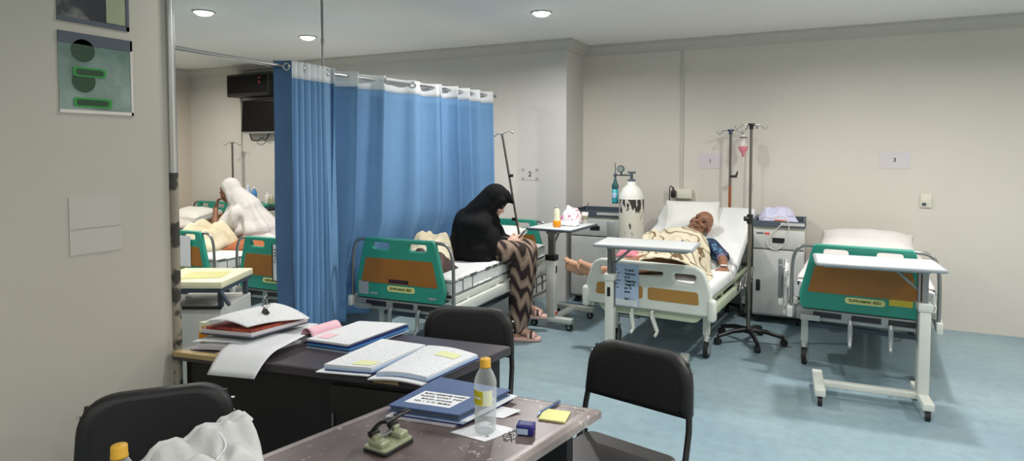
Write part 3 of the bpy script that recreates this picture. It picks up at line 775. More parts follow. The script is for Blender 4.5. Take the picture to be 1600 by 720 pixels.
heap('blanket', 'beige crumpled blanket behind the woman in black', 'blanket', (-2.86, 4.35, .665), .20, .30, .17, 'blanket_plain', seed=14, amp=.6)
heap('dark_bag', 'small dark patterned bundle on the bed near the green foot panel', 'bundle', (-2.66, 3.96, .665), .20, .15, .12, 'strap', seed=17, amp=.5)

# bed 3 side sheet and grey grips
t = thing('bed_side_guard', 'white padded side guard with grey grips at the end bed', 'bed guard', (-.20, 4.95, 0.42), R(3))
b = MB(); b.rbox((0.0, .12, .13), (0.04, .42, .34), .018, cuts=6, fn=mattress_fn(.012, 4)); b.build('pad', M['sheet'], t)
for y in (-.06, .2):
    b = MB(); b.rbox((-.04, y, .20), (0.03, .045, .25), .01); b.build('grip', M['slate_grip'], t)
    b = MB(); b.rbox((-.035, y, .06), (0.035, .045, .06), .01); b.build('grip_base', M['cream_abs'], t)
b = MB(); b.tube([(-.01, -.04, .3), (-.02, -.05, .12), (-.01, -.02, -.03), (0.02, .08, -.06), (0.05, .2, -.06)], .012, smooth=2); b.build('guard_tube', M['white_metal'], t)

# white bed with raised back
def white_bed(loc, rz):
    t = thing('hospital_bed', 'white plastic hospital bed with raised back under the sleeping man', 'bed', loc, rz)
    zt, zb = 0.745, .40
    P = rpoly([(-.485, zb + .02), (-.44, zb), (.44, zb), (.485, zb + .02), (.47, .56), (.415, zt), (-.415, zt), (-.47, .56)], [.02, .02, .02, .02, .03, .09, .09, .03])
    def hole(x0, x1, z0=.615, z1=.685): return rpoly([(x0 + .02, z0), (x1 - .01, z0 + .01), (x1, z1), (x0, z1)], .03)
    H = [hole(-.37, -.20), hole(-.13, .13, .64, .685), [(-x, z) for x, z in hole(-.37, -.20)]]
    b = MB(); b.panel(P, H, .05, .014, c=(0, 0, 0)); fb = b.build('footboard', M['cream_abs'], t)
    for x0, x1 in ((-.39, -.02), (.02, .39)):
        b = MB(); b.panel(rpoly([(x0, .475), (x1, .475), (x1 - (.0 if x1 < 0 else .01), .565), (x0 + (.01 if x0 < 0 else 0), .565)], .02), thick=.006, bev=.001, c=(0, -.026, 0)); b.build('wood_inlay', M['wood_white'], fb)
    for sx in (-1, 1):
        b = MB(); b.rbox((sx * .475, -.005, .445), (.06, .075, .16), .025, seg=3); b.build('corner_bumper', M['cream_abs'], fb)
    b = MB(); b.panel(rpoly([(-.40, .40), (-.34, .335), (.36, .335), (.42, .40)], .03), thick=.03, bev=.005, c=(0, .03, 0)); b.build('lower_cover', M['sage'], t)
    b = MB()
    for sx in (-1, 1): b.rbox((sx * .435, .98, .40), (.035, 1.95, .07), .006); b.rbox((sx * .40, .97, .47), (.03, 1.85, .035), .006)
    for y in (.1, .6, 1.1, 1.6): b.box((0, y, .44), (.82, .04, .03))
    b.build('frame', M['sage'], t)
    b = MB(); b.rbox((0, 1.94, .72), (.86, .04, .5), .03, seg=3); b.build('headboard', M['cream_abs'], t)
    for x, sw in ((-.24, 0), (-.10, .02), (.05, .05)): crank(t, x, .385, sw, 'cream_abs')
    for x in (-.36, .36): caster(t, x, .32, .37); caster(t, x, 1.70, .37)
    b = MB()
    for y in (.32, 1.7): b.box((0, y, .26), (.7, .03, .03))
    for sx in (-1, 1): b.box((sx * .3, 1.0, .26), (.03, 1.4, .03))
    b.box((0, .9, .34), (.08, 1.2, .05)); b.build('undercarriage', M['slate'], t)
    # mattress: flat then raised
    pr = [(0.04, .49), (0.85, .49), (1.0, .515), (1.84, .925)]
    def mid(v):
        s_ = v * 3; i = min(2, int(s_)); w = s_ - i; a, c = pr[i], pr[i + 1]; return (a[0] + (c[0] - a[0]) * w, a[1] + (c[1] - a[1]) * w)
    b = MB(); hw_, th = .44, .10
    prof = rpoly([(-hw_, 0), (hw_, 0), (hw_, th), (-hw_, th)], .035, 4); n_ = len(prof); vs = []; fs = []; K = 60
    for k in range(K + 1):
        y, z = mid(k / K); y2, z2 = mid(min(1, k / K + .01)); y1, z1 = mid(max(0, k / K - .01)); tt = Vector((0, y2 - y1, z2 - z1)).normalized(); nn = Vector((0, -tt.z, tt.y))
        for x, h in prof:
            q = noise.noise(Vector((x * 5, y * 5, 2))) * .006
            vs.append(Vector((x, y, z)) + nn * (h + (q if h > th * .5 else 0)))
    for k in range(K):
        for i in range(n_): fs.append((k * n_ + i, k * n_ + (i + 1) % n_, (k + 1) * n_ + (i + 1) % n_, (k + 1) * n_ + i))
    b.add(vs, fs, 0, True); b.add(vs[:n_], [tuple(reversed(range(n_)))]); b.add(vs[-n_:], [tuple(range(n_))]); b.build('mattress', M['sheet'], t)
    for sx in (-1, 1):
        b = MB(); b.tube([(sx * .40, .98, .50), (sx * .40, 1.86, .92)], .016); b.tube([(sx * .36, 1.45, .42), (sx * .36, 1.6, .80)], .014); b.tube([(sx * .36, 1.45, .42), (sx * .40, 1.35, .67)], .01)
        b.build('back_frame', M['grey_metal'], t)
    for sx in (-1, 1):
        b = MB(); X = sx * .468
        b.tube([(X, .95, .40), (X, 1.0, .49), (X, 1.5, .52), (X, 1.58, .48), (X, 1.55, .40)], .012, smooth=2)
        for y in (1.05, 1.17, 1.29, 1.41): b.tube([(X, y, .40), (X + sx * .01, y + .04, .51)], .009); b.ell((X, y, .40), .02)
        b.build('guard_rail', M['steel'], t)
    return t
B1 = (-1.125, 4.56, 0); B1R = R(-5)
bed1 = white_bed(B1, B1R)
def b1(x, y, z):
    v = Matrix.Rotation(B1R, 3, 'Z') @ Vector((x, y, z)); return (v.x + B1[0], v.y + B1[1], v.z)
pillow('pillow', 'plump white pillow propped behind the sleeping man, tilted', b1(-.09, 1.56, .93), (.50, .40, .16), B1R + R(14), R(38))
# card hung on the footboard
def chart(label, par_loc, rz, w, h, z, lines, m_='palefile', name='patient_chart'):
    t = thing(name, label, 'patient card', par_loc, rz)
    b = MB(); b.box((0, 0, z + h / 2), (w, .003, h)); b.build('card', M[m_], t)
    b = MB(); b.box((-w / 2, .001, z + h / 2), (.012, .006, h)); b.build('spine', M['rubber'], t)
    b = MB(); b.box((.0, -.002, z + h * .09), (w * .9, .001, h * .14)); b.build('white_strip', M['paper'], t)
    for k, s_ in enumerate(lines):
        text(s_[0], .017, M['ink'], t, (-w * .42, -.003, z + h * (.86 - .085 * k)), align='LEFT', name='typed_line', xs=.8)
        if s_[1]: text(s_[1], .021, M['ink'], t, (.0, -.003, z + h * (.86 - .085 * k)), align='LEFT', bold=.0008, name='handwritten_line', xs=.85)
    return t
chart('pale blue patient card with handwriting hung on the white footboard', b1(-.155, -.034, 0), B1R, .215, .315, .405,
      [('Nama', 'Tn. Bandi'), ('Diagnosa', 'Pneumonia'), ('Dokter', 'dr. M'), ('Tgl. masuk', 'Tanggerang'), ('Alamat', 'Tanggal 20'), ('Perawat', 'jam  10'), ('', 'Jumat'), ('No.', ''), ('', 'Bed 1')])
chart('white patient card hung on the low green bed nearest the pillar', (-5.345, 3.925, 0), R(5), .19, .29, .475, [('Nama', ''), ('Diagnosa', ''), ('Dokter', ''), ('Tgl.', '')], 'paper')
chart('white patient card hung on the green bed half hidden by the curtain', (-3.99, 3.815, 0), R(3), .17, .30, .48, [('Nama', 'Ny.'), ('Diagnosa', ''), ('Dokter', ''), ('Tgl.', ''), ('No.', '')], 'paper')

# ------------------------------------------------------------------ over-bed tables
def obt(label, loc, rz, ztop, lt, depth, lb, over=0.07, edge='obt_edge', mt='obt_top', sticker=None, hfoot=.40, brace=True):
    """column at the origin, table top running along local +x"""
    t = thing('overbed_table', label, 'over-bed table', loc, rz)
    b = MB(); b.rbox((lt / 2 - over, 0, ztop - .012), (lt, depth, .024), .01, seg=3); tp = b.build('table_top', M[mt], t)
    b = MB(); pts = rpoly([(-over - .001, -depth / 2 - .001), (lt - over + .001, -depth / 2 - .001), (lt - over + .001, depth / 2 + .001), (-over - .001, depth / 2 + .001)], .012); b.tube([(x, y, ztop - .012) for x, y in pts], .0115, n=8, closed=True); b.build('edge_strip', M[edge], tp)
    b = MB(); b.rbox((lt * .40, 0, ztop - .038), (lt * .86, .10, .028), .004); b.build('top_channel', M['grey_metal'], t)
    b = MB(); b.box((0, 0, ztop - .25), (.032, .05, .45)); b.box((.03, 0, ztop - .25), (.012, .04, .45)); b.build('inner_post', M['steel'], t)
    if brace:
        b = MB(); b.tube([(.02, 0, ztop - .17), (.15, 0, ztop - .05)], .009); b.build('brace', M['grey_metal'], t)
    zs = ztop - .27
    b = MB(); b.rbox((0, 0, (zs + .1) / 2), (.06, .085, zs - .1), .006); cl = b.build('column', M['white_metal'], t)
    b = MB(); b.rbox((0, 0, zs + .012), (.075, .10, .05), .006); b.build('collar', M['black' if sticker == 'dark' else 'white_metal'], cl)
    b = MB(); b.box((.0, -.044, zs - .09), (.022, .004, .065)); b.build('slot', M['black'], cl)
    if sticker:
        b = MB(); b.box((0.005, -.044, .14), (.04, .003, .022)); b.build('red_sticker', M['red'], cl)
    b = MB(); b.rbox((0, 0, .085), (.06, hfoot, .045), .006); b.rbox((lb, 0, .085), (.06, hfoot, .045), .006); b.rbox((lb / 2, 0, .085), (lb, .05, .04), .006)
    b.build('base_frame', M['white_metal'], t)
    for x in (0, lb):
        for sy in (-1, 1):
            c = MB(); y = sy * (hfoot / 2 - .03); c.cyl((x - .012, y, .03), (x + .012, y, .03), .03, n=18); c.cyl((x - .014, y, .03), (x + .014, y, .03), .014, n=14, mi=1)
            c.box((x, y, .056), (.034, .02, .014), mi=1); c.build('caster', [M['rubber'], M['grey_metal']], t)
    return t
obt('white over-bed table with grey rim standing across the white bed foot', (-1.335, 4.35, 0), R(2), .915, .66, .36, .50)
obt('white over-bed table holding an orange juice bottle, between the green and white beds', (-2.09, 5.08, 0), R(86), .885, .58, .42, .46, edge='slate', sticker='dark')
obt('white over-bed table pushed against the foot of the end bed', (0.58, 4.44, 0), R(183), .885, .66, .36, .56, sticker='red')
# ------------------------------------------------------------------ cabinets
def cabinet(label, loc, rz, w, d, h, logo=True):
    t = thing('bedside_cabinet', label, 'cabinet', loc, rz)
    zb = .07; hd = h - .26
    b = MB(); b.rbox((0, d / 2, (h - .05 + zb) / 2), (w, d - .02, h - .05 - zb), .006); b.build('body', M['cab_side'], t)
    b = MB(); b.rbox((0, -.002, (zb + hd) / 2 + .01), (w - .01, .022, hd - zb - .02), .004); dr = b.build('door', M['cab'], t)
    b = MB(); b.rbox((-w * .38, -.017, hd * .52), (.035, .012, .10), .004); b.build('handle', M['black'], dr)
    b = MB(); b.rbox((0, -.002, hd + .095), (w - .01, .022, .165), .004); dw = b.build('drawer', M['cab'], t)
    b = MB(); b.box((.0, -.0145, hd + .09), (.10, .004, .045)); b.build('finger_slot', M['black'], dw)
    if logo:
        b = MB(); b.box((-w * .36, -.0145, hd + .15), (.06, .003, .012)); b.build('grey_logo', M['slate'], dw)
        b = MB(); b.box((-w * .22, -.0145, hd + .148), (.04, .003, .016)); b.build('red_logo', M['red'], dw)
    tp = MB(); z = h - .05
    tp.box((0, .0, z + .025), (w, .02, .05)); tp.box((0, d - .02, z + .03), (w, .02, .06)); tp.box((-w / 2 + .01, d / 2, z + .03), (.02, d, .06)); tp.box((w / 2 - .01, d / 2, z + .03), (.02, d, .06)); tp.box((0, d / 2, z + .008), (w, d - .02, .016)); tp = tp.build('tray_top', M['slate'], t)
    b = MB(); b.box((w * .26, -.012, z + .027), (w * .45, .004, .026)); b.build('label_strip', M['cab'], tp)
    for sx in (-1, 1):
        for y in (.05, d - .07):
            c = MB(); x = sx * (w / 2 - .05); c.cyl((x - .012, y, .03), (x + .012, y, .03), .03, n=16); c.box((x, y, .058), (.03, .03, .03)); c.build('caster', M['rubber'], t)
    return t
cabinet('grey wheeled bedside cabinet with linen on top, beside the tall drip stand', (-.315, 6.07, 0), 0, .43, .44, .93)
cabinet('grey wheeled bedside cabinet in the wall recess behind the juice table', (-2.02, 6.06, 0), 0, .52, .44, .95, False)
cabinet('grey bedside cabinet holding bottles by the far wall', (-6.42, 5.58, 0), 0, .5, .42, .86, False)
heap('folded_linen', 'pile of lilac and navy striped linen on the wheeled cabinet', 'linen', (-.345, 6.31, .90), .165, .15, .125, 'linen', seed=31, amp=.5, rz=R(10))
b = MB(); b.rbox((0, 0, .02), (.09, .06, .04), .004); tag(b.build('small_box', M['orange_box'], origin=(0, 0, 0)), 'small orange box on the front of the wheeled cabinet tray', 'box'); bpy.data.objects['small_box'].location = (-.31, 6.115, .897)
b = MB(); b.tube([(-.47, 6.15, .93), (-.44, 6.10, .965), (-.38, 6.06, .95), (-.28, 6.05, .99), (-.23, 6.05, .93), (-.235, 6.048, .80), (-.30, 6.045, .68), (-.38, 6.045, .68), (-.42, 6.045, .74), (-.36, 6.046, .84), (-.27, 6.05, .92)], .004, smooth=2, n=6)
tag(b.build('oxygen_tube', M['clearbag'], origin=(-.33, 6.05, .7)), 'clear looping oxygen tube hanging down the wheeled cabinet front', 'tube')

# cream topped trolley near the pillar
t = thing('medical_trolley', 'grey trolley with a cream top behind the stacked papers', 'trolley', (-3.37, 2.60, 0), R(26))
b = MB(); b.rbox((0, 0, .785), (.44, .44, .04), .006); b.build('tray_top', M['cream_tray'], t)
b = MB(); b.box((.03, -.02, .8065), (.24, .2, .003), rz=R(8)); b.build('tray_mat', M['plate'], t)
b = MB(); b.box((0, 0, .752), (.42, .42, .025)); b.tube([(.2, -.2, .75), (.245, -.18, .66)], .012); b.build('black_frame', M['slate'], t)
b = MB(); b.rbox((0, 0, .36), (.42, .42, .58), .01); b.build('body', M['cab'], t)
b = MB(); b.box((0, -.214, .655), (.43, .012, .016)); b.build('front_lip', M['black'], t)
for sx in (-1, 1):
    for sy in (-1, 1):
        c = MB(); c.cyl((sx * .17 - .012, sy * .17, .035), (sx * .17 + .012, sy * .17, .035), .035, n=16); c.box((sx * .17, sy * .17, .068), (.03, .03, .02)); c.build('caster', M['rubber'], t)
    for y in (.17, -.17):
        b = MB(); b.box((sx * .19, y, .70), (.025, .025, .12)); b.build('top_post', M['slate'], t)

# ------------------------------------------------------------------ drip stands
def iv_head(t, z, r=.12, m_='steel', hub='black', n=4, rot=0):
    b = MB(); b.cyl((0, 0, z - .035), (0, 0, z + .012), .017, n=14); b.cyl((0, 0, z - .005), (0, 0, z + .012), .028, n=16); b.build('hub', M[hub], t)
    for k in range(n):
        a = 2 * PI * k / n + rot; c, s_ = math.cos(a), math.sin(a)
        b = MB(); b.tube([(c * .02, s_ * .02, z), (c * r * .6, s_ * r * .6, z + .005), (c * r * .85, s_ * r * .85, z - .03), (c * r, s_ * r, z - .035), (c * (r + .015), s_ * (r + .015), z - .005)], .004, smooth=2, n=6); b.build('hook', M[m_], t)
t = thing('drip_stand', 'tall drip stand on a black star base beside the wheeled cabinet', 'drip stand', (-.496, 5.40, 0))
b = MB(); b.cyl((0, 0, .10), (0, 0, 1.0), .0155); b.cyl((0, 0, 1.0), (0, 0, 1.76), .011); b.build('pole', M['pole'], t)
b = MB(); b.cyl((0, 0, .97), (0, 0, 1.045), .024); b.cyl((0, 0, 1.01), (-.04, -.02, 1.01), .02); b.build('clamp_knob', M['black'], t)
iv_head(t, 1.765, rot=R(26))
for k in range(5):
    a = 2 * PI * k / 5 + R(-70); c, s_ = math.cos(a), math.sin(a)
    b = MB(); b.tube([(c * .02, s_ * .02, .105), (c * .14, s_ * .14, .10), (c * .27, s_ * .27, .068)], lambda u: .022 - .006 * u, n=8); lg = b.build('leg', M['black'], t)
    w = MB(); w.cyl((c * .27 - s_ * .018, s_ * .27 + c * .018, .028), (c * .27 + s_ * .018, s_ * .27 - c * .018, .028), .028, n=16); w.build('caster_wheel', M['rubber'], lg)
b = MB(); b.lathe([(.001, .13), (.035, .125), (.045, .085), (.001, .08)], n=20); b.build('centre_boss', M['black'], t)
t = thing('drip_stand', 'shorter drip stand with a blue hub behind the white bed, beside the infusion bottle', 'drip stand', (-.775, 6.40, 0))
b = MB(); b.cyl((0, 0, .06), (0, 0, 1.745), .012); b.build('pole', M['pole'], t)
b = MB(); b.cyl((0, 0, 1.0), (0, 0, 1.22), .0135); b.build('orange_sleeve', M['rust'], t)
b = MB(); b.cyl((0, 0, 1.31), (.06, -.01, 1.31), .013); b.cyl((.05, -.01, 1.30), (.07, -.01, 1.36), .014, .006); b.build('clamp_knob', M['black'], t)
iv_head(t, 1.75, .11, hub='navyfile', rot=R(10))
for k in range(5):
    a = 2 * PI * k / 5 + R(54); c, s_ = math.cos(a), math.sin(a) * .38
    b = MB(); b.tube([(0, 0, .07), (c * .2, s_ * .2, .04)], .014); b.cyl((c * .2, s_ * .2, 0), (c * .2, s_ * .2, .04), .018); b.build('leg', M['black'], t)
# infusion bottle
t = thing('infusion_bottle', 'upturned bottle of pink infusion hanging between the two drip stands', 'infusion bottle', (-.655, 6.36, 1.55))
b = MB(); b.lathe([(.001, -.05), (.012, -.045), (.014, -.02), (.035, .01), (.045, .035), (.046, .05)], n=20); b.build('pink_fluid', M['infusion'], t)
b = MB(); b.lathe([(.044, .05), (.03, .075), (.026, .12), (.03, .13), (.03, .16), (.001, .165)], n=20); b.build('clear_shoulder', M['clearbag'], t)
b = MB(); b.cyl((0, 0, .128), (0, 0, .14), .031, n=18); b.tube([(0, 0, .16), (-.015, .005, .185), (-.01, .01, .20)], .003); b.build('band', M['slate'], t)
b = MB(); b.cyl((0, 0, -.05), (0, 0, -.11), .009); b.build('drip_chamber', M['clearbag'], t)
b = MB(); b.tube([(0, 0, -.11), (.005, 0, -.25), (-.004, 0, -.42), (.0, -.02, -.54)], .003, smooth=1, n=6); b.build('tube', M['clearbag'], t)
# pole on the bed of the woman in black
t = thing('drip_pole', 'thin leaning drip pole clamped to the bed of the woman in black', 'drip pole', (-2.285, 4.98, .43))
top = Vector((-.155, -.17, 1.27))
b = MB(); b.tube([(0, 0, 0), tuple(top)], .010, n=10); b.build('pole', M['pole'], t)
b = MB(); b.box((0, 0, .03), (.045, .05, .05)); p_ = top * .72; b.cyl(p_, p_ + Vector((.035, .005, 0)), .013); p_ = top * .42; b.cyl(p_ + Vector((-.04, 0, 0)), p_ + Vector((.0, 0, 0)), .016); b.build('clamp_knob', M['black'], t)
for sx in (-1, 1):
    b = MB(); b.tube([tuple(top), tuple(top + Vector((sx * .06, .02, .012 + sx * .012))), tuple(top + Vector((sx * .085, .03, sx * .012)))], .004, n=6); b.ell(tuple(top + Vector((sx * .085, .03, sx * .012))), .011); b.build('hook', M['chrome'], t)
# far drip stand by the far wall
t = thing('drip_stand', 'drip stand by the far wall behind the woman in white', 'drip stand', (-6.96, 5.86, 0))
b = MB(); b.cyl((0, 0, .05), (0, 0, 1.66), .013); b.build('pole', M['pole'], t); iv_head(t, 1.66, .10, hub='steel', rot=R(26), n=2)
for k in range(4):
    a = PI / 2 * k + .6; b = MB(); b.tube([(0, 0, .06), (math.cos(a) * .13, math.sin(a) * .13, .012)], .012); b.build('leg', M['black'], t)

def peeling():
    m, nt, b = newmat('peeling_white_paint')
    tc = N(nt, 'ShaderNodeTexCoord'); mp = N(nt, 'ShaderNodeMapping'); mp.inputs['Scale'].default_value = (1, 1, .35); nt.links.new(tc.outputs['Object'], mp.inputs['Vector'])
    n1 = N(nt, 'ShaderNodeTexNoise'); n1.inputs['Scale'].default_value = 24; n1.inputs['Detail'].default_value = 5; nt.links.new(mp.outputs['Vector'], n1.inputs['Vector'])
    sx = N(nt, 'ShaderNodeSeparateXYZ'); nt.links.new(tc.outputs['Object'], sx.inputs['Vector'])
    mr = N(nt, 'ShaderNodeMapRange'); mr.inputs['From Min'].default_value = .93; mr.inputs['From Max'].default_value = 1.09; mr.inputs['To Min'].default_value = 0; mr.inputs['To Max'].default_value = .16; nt.links.new(sx.outputs['Z'], mr.inputs['Value'])
    ad = N(nt, 'ShaderNodeMath'); ad.operation = 'ADD'; nt.links.new(n1.outputs['Fac'], ad.inputs[0]); nt.links.new(mr.outputs['Result'], ad.inputs[1])
    rp = N(nt, 'ShaderNodeValToRGB'); e = rp.color_ramp.elements; e[0].color = lin((204, 202, 190)); e[0].position = .60; e[1].color = lin((44, 42, 38)); e[1].position = .64
    nt.links.new(ad.outputs[0], rp.inputs['Fac']); nt.links.new(rp.outputs['Color'], b.inputs['Base Color']); b.inputs['Roughness'].default_value = .5
    return m
M['cyl_white'] = peeling()
# ------------------------------------------------------------------ oxygen cylinder
t = thing('oxygen_cylinder', 'tall worn white oxygen cylinder with gauge beside the white bed', 'gas cylinder', (-1.605, 5.89, 0))
b = MB(); b.lathe([(.001, .0), (.112, .0), (.118, .02), (.118, 1.10)], n=32); b.build('body', M['cyl_white'], t)
b = MB(); b.lathe([(.118, 1.10), (.112, 1.15), (.085, 1.20), (.055, 1.225), (.042, 1.24), (.042, 1.265), (.001, 1.27)], n=32); b.build('shoulder', M['cyl_top'], t)
b = MB(); b.lathe([(.035, 1.262), (.038, 1.268), (.034, 1.285), (.001, 1.288)], n=20); b.cyl((0, 0, 1.28), (0, 0, 1.345), .014); b.rbox((0, 0, 1.352), (.075, .03, .018), .006); b.build('valve', M['slate'], t)
b = MB(); b.cyl((0, 0, 1.325), (-.155, -.02, 1.325), .007); b.ell((-.155, -.02, 1.325), .018); b.cyl((-.155, -.02, 1.325), (-.155, -.02, 1.44), .004); b.build('regulator', M['slate'], t)
b = MB(); b.cyl((-.095, -.03, 1.385), (-.095, -.052, 1.385), .034, n=22); b.cyl((-.095, -.02, 1.33), (-.095, -.03, 1.385), .008); g = b.build('pressure_gauge', M['teal_dark'], t)
b = MB(); b.cyl((-.095, -.052, 1.385), (-.095, -.0535, 1.385), .027, n=20); b.build('dial', M['grey_metal'], g)
b = MB(); b.lathe([(.001, 1.05), (.028, 1.052), (.031, 1.07), (.031, 1.19), (.001, 1.2)], (-.155, -.02, 0), n=18); h_ = b.build('humidifier_bottle', M['teal'], t)
b = MB(); b.lathe([(.033, 1.195), (.033, 1.225), (.02, 1.25), (.006, 1.31)], (-.155, -.02, 0), n=18); b.build('cap', M['teal_dark'], h_)
b = MB(); b.rbox((-.155, -.05, 1.13), (.035, .008, .05), .003); b.build('label', M['palefile'], h_)
b = MB(); b.rbox((-.165, -.12, .79), (.075, .02, .20), .008); b.rbox((-.165, -.10, .40), (.02, .02, .7), .004); b.build('trolley_plate', M['grey_metal'], t)
b = MB(); b.rbox((-.05, -.02, .012), (.34, .30, .024), .008); b.build('trolley_base', M['grey_metal'], t)

# ------------------------------------------------------------------ desks
def flat(b, pts, z0, z1, bev=.003, mi=0):
    return b.panel(pts, thick=z1 - z0, bev=bev, c=(0, 0, (z0 + z1) / 2), rot=Matrix.Rotation(-PI / 2, 3, 'X'), mi=mi)
def lerp2(a, b, t): return (a[0] + (b[0] - a[0]) * t, a[1] + (b[1] - a[1]) * t)
def inset(q, d):
    cx = sum(p[0] for p in q) / 4; cy = sum(p[1] for p in q) / 4; out = []
    for i in range(4):
        p, a, c = Vector(q[i]), Vector(q[i - 1]), Vector(q[(i + 1) % 4]); u, w = (a - p).normalized(), (c - p).normalized(); out.append(tuple(p + (u + w) * d))
    return out
def rel(q, o): return [(p[0] - o[0], p[1] - o[1]) for p in q]
# front desk
FD = [(-1.46, .64), (-.86, .66), (-.60, 1.872), (-1.171, 1.845)]     # counter-clockwise
t = thing('office_desk', 'scratched brown desk in front, with hole punch and water bottle', 'desk', (-1.02, 1.25, 0)); o_ = (-1.02, 1.25)
b = MB(); flat(b, rpoly(rel(inset(FD, .035), o_), .01), .722, .7502, .001); tp = b.build('desk_top', M['desk'], t)
b = MB(); q = rel(FD, o_); qi = rel(inset(FD, .035), o_)
for i in range(4):
    a, c, ci, ai = q[i], q[(i + 1) % 4], qi[(i + 1) % 4], qi[i]
    vs = []
    for (p, pi_) in ((a, ai), (c, ci)):
        for k in range(7):
            u = k / 6; x = pi_[0] + (p[0] - pi_[0]) * math.sin(u * PI / 2); y = pi_[1] + (p[1] - pi_[1]) * math.sin(u * PI / 2); vs.append((x, y, .7505 - .012 * (u ** 3)))
        vs.append((p[0], p[1], .722)); vs.append((pi_[0], pi_[1], .715))
    b.add(vs, [(k, k + 9, k + 10, k + 1) for k in range(8)], 0, False)
b.build('rounded_edge', M['desk_edge'], tp)
def desk_sides(t, q, o_, drawer=None):
    qi = rel(inset(q, .05), o_)
    return qi
qi = rel(inset(FD, .06), o_)
b = MB(); flat(b, [qi[3], qi[2], lerp2(qi[2], qi[1], .03), lerp2(qi[3], qi[0], .03)], .02, .72); b.build('side_panel', M['desk_body'], t)
b = MB(); flat(b, [qi[0], qi[1], lerp2(qi[1], qi[2], .03), lerp2(qi[0], qi[3], .03)], .02, .72); b.build('side_panel', M['desk_body'], t)
b = MB(); a0, a1 = lerp2(qi[0], qi[1], .28), lerp2(qi[3], qi[2], .28); flat(b, [a0, lerp2(qi[0], qi[1], .31), lerp2(qi[3], qi[2], .31), a1], .22, .72); b.build('modesty_panel', M['desk_body'], t)
# rear desk
RD = [(-2.335, 1.655), (-1.225, 1.82), (-1.128, 2.32), (-2.335, 2.19)]
t = thing('office_desk', 'dark desk behind, its top covered with files and loose papers', 'desk', (-1.75, 1.98, 0)); o_ = (-1.75, 1.98); q = rel(RD, o_)
b = MB(); flat(b, rpoly(q, [.005, .02, .025, .005]), .715, .75, .006); b.build('desk_top', M['desk2'], t)
qi = rel(inset(RD, .035), o_)
b = MB(); flat(b, [qi[0], qi[1], lerp2(qi[1], qi[2], .05), lerp2(qi[0], qi[3], .05)], .03, .715); b.build('front_panel', M['desk_body'], t)
b = MB(); flat(b, [lerp2(qi[0], qi[1], .97), qi[1], qi[2], lerp2(qi[3], qi[2], .97)], .02, .715); b.build('side_panel', M['desk_body'], t)
b = MB(); flat(b, [qi[0], lerp2(qi[0], qi[1], .025), lerp2(qi[3], qi[2], .025), qi[3]], .02, .715); b.build('side_panel', M['desk_body'], t)
dirf = Vector((qi[1][0] - qi[0][0], qi[1][1] - qi[0][1], 0)).normalized(); nf = Vector((dirf.y, -dirf.x, 0)); az = math.atan2(dirf.y, dirf.x)
P0 = Vector((qi[0][0], qi[0][1], 0))
b = MB(); b.rbox(P0 + dirf * .86 + nf * .006 + Vector((0, 0, .44)), (.36, .012, .50), .003, rz=az); dr = b.build('drawer_front', M['desk_body'], t)
b = MB(); b.box(P0 + dirf * .695 + nf * .016 + Vector((0, 0, .56)), (.006, .008, .05), rz=az); b.build('handle', M['steel'], dr)
b = MB(); p_ = P0 + dirf * .90 + nf * .010 + Vector((0, 0, .575)); b.cyl(p_, p_ + nf * .006, .013); b.build('lock', M['black'], dr)
b = MB(); b.box(P0 + dirf * .93 + nf * .037 + Vector((0, 0, .738)), (.10, .005, .018), rz=az); b.build('tan_tape', M['kraft'], t)
b = MB(); b.box(P0 + dirf * .10 + nf * .037 + Vector((0, 0, .742)), (.26, .004, .018), rz=az); b.box(P0 + dirf * .10 + nf * .022 + Vector((0, 0, .7508)), (.26, .03, .001), rz=az); b.box(P0 + dirf * .16 - nf * .04 + Vector((0, 0, .751)), (.03, .13, .001), rz=az + .1); b.build('tan_tape', M['kraft'], t)

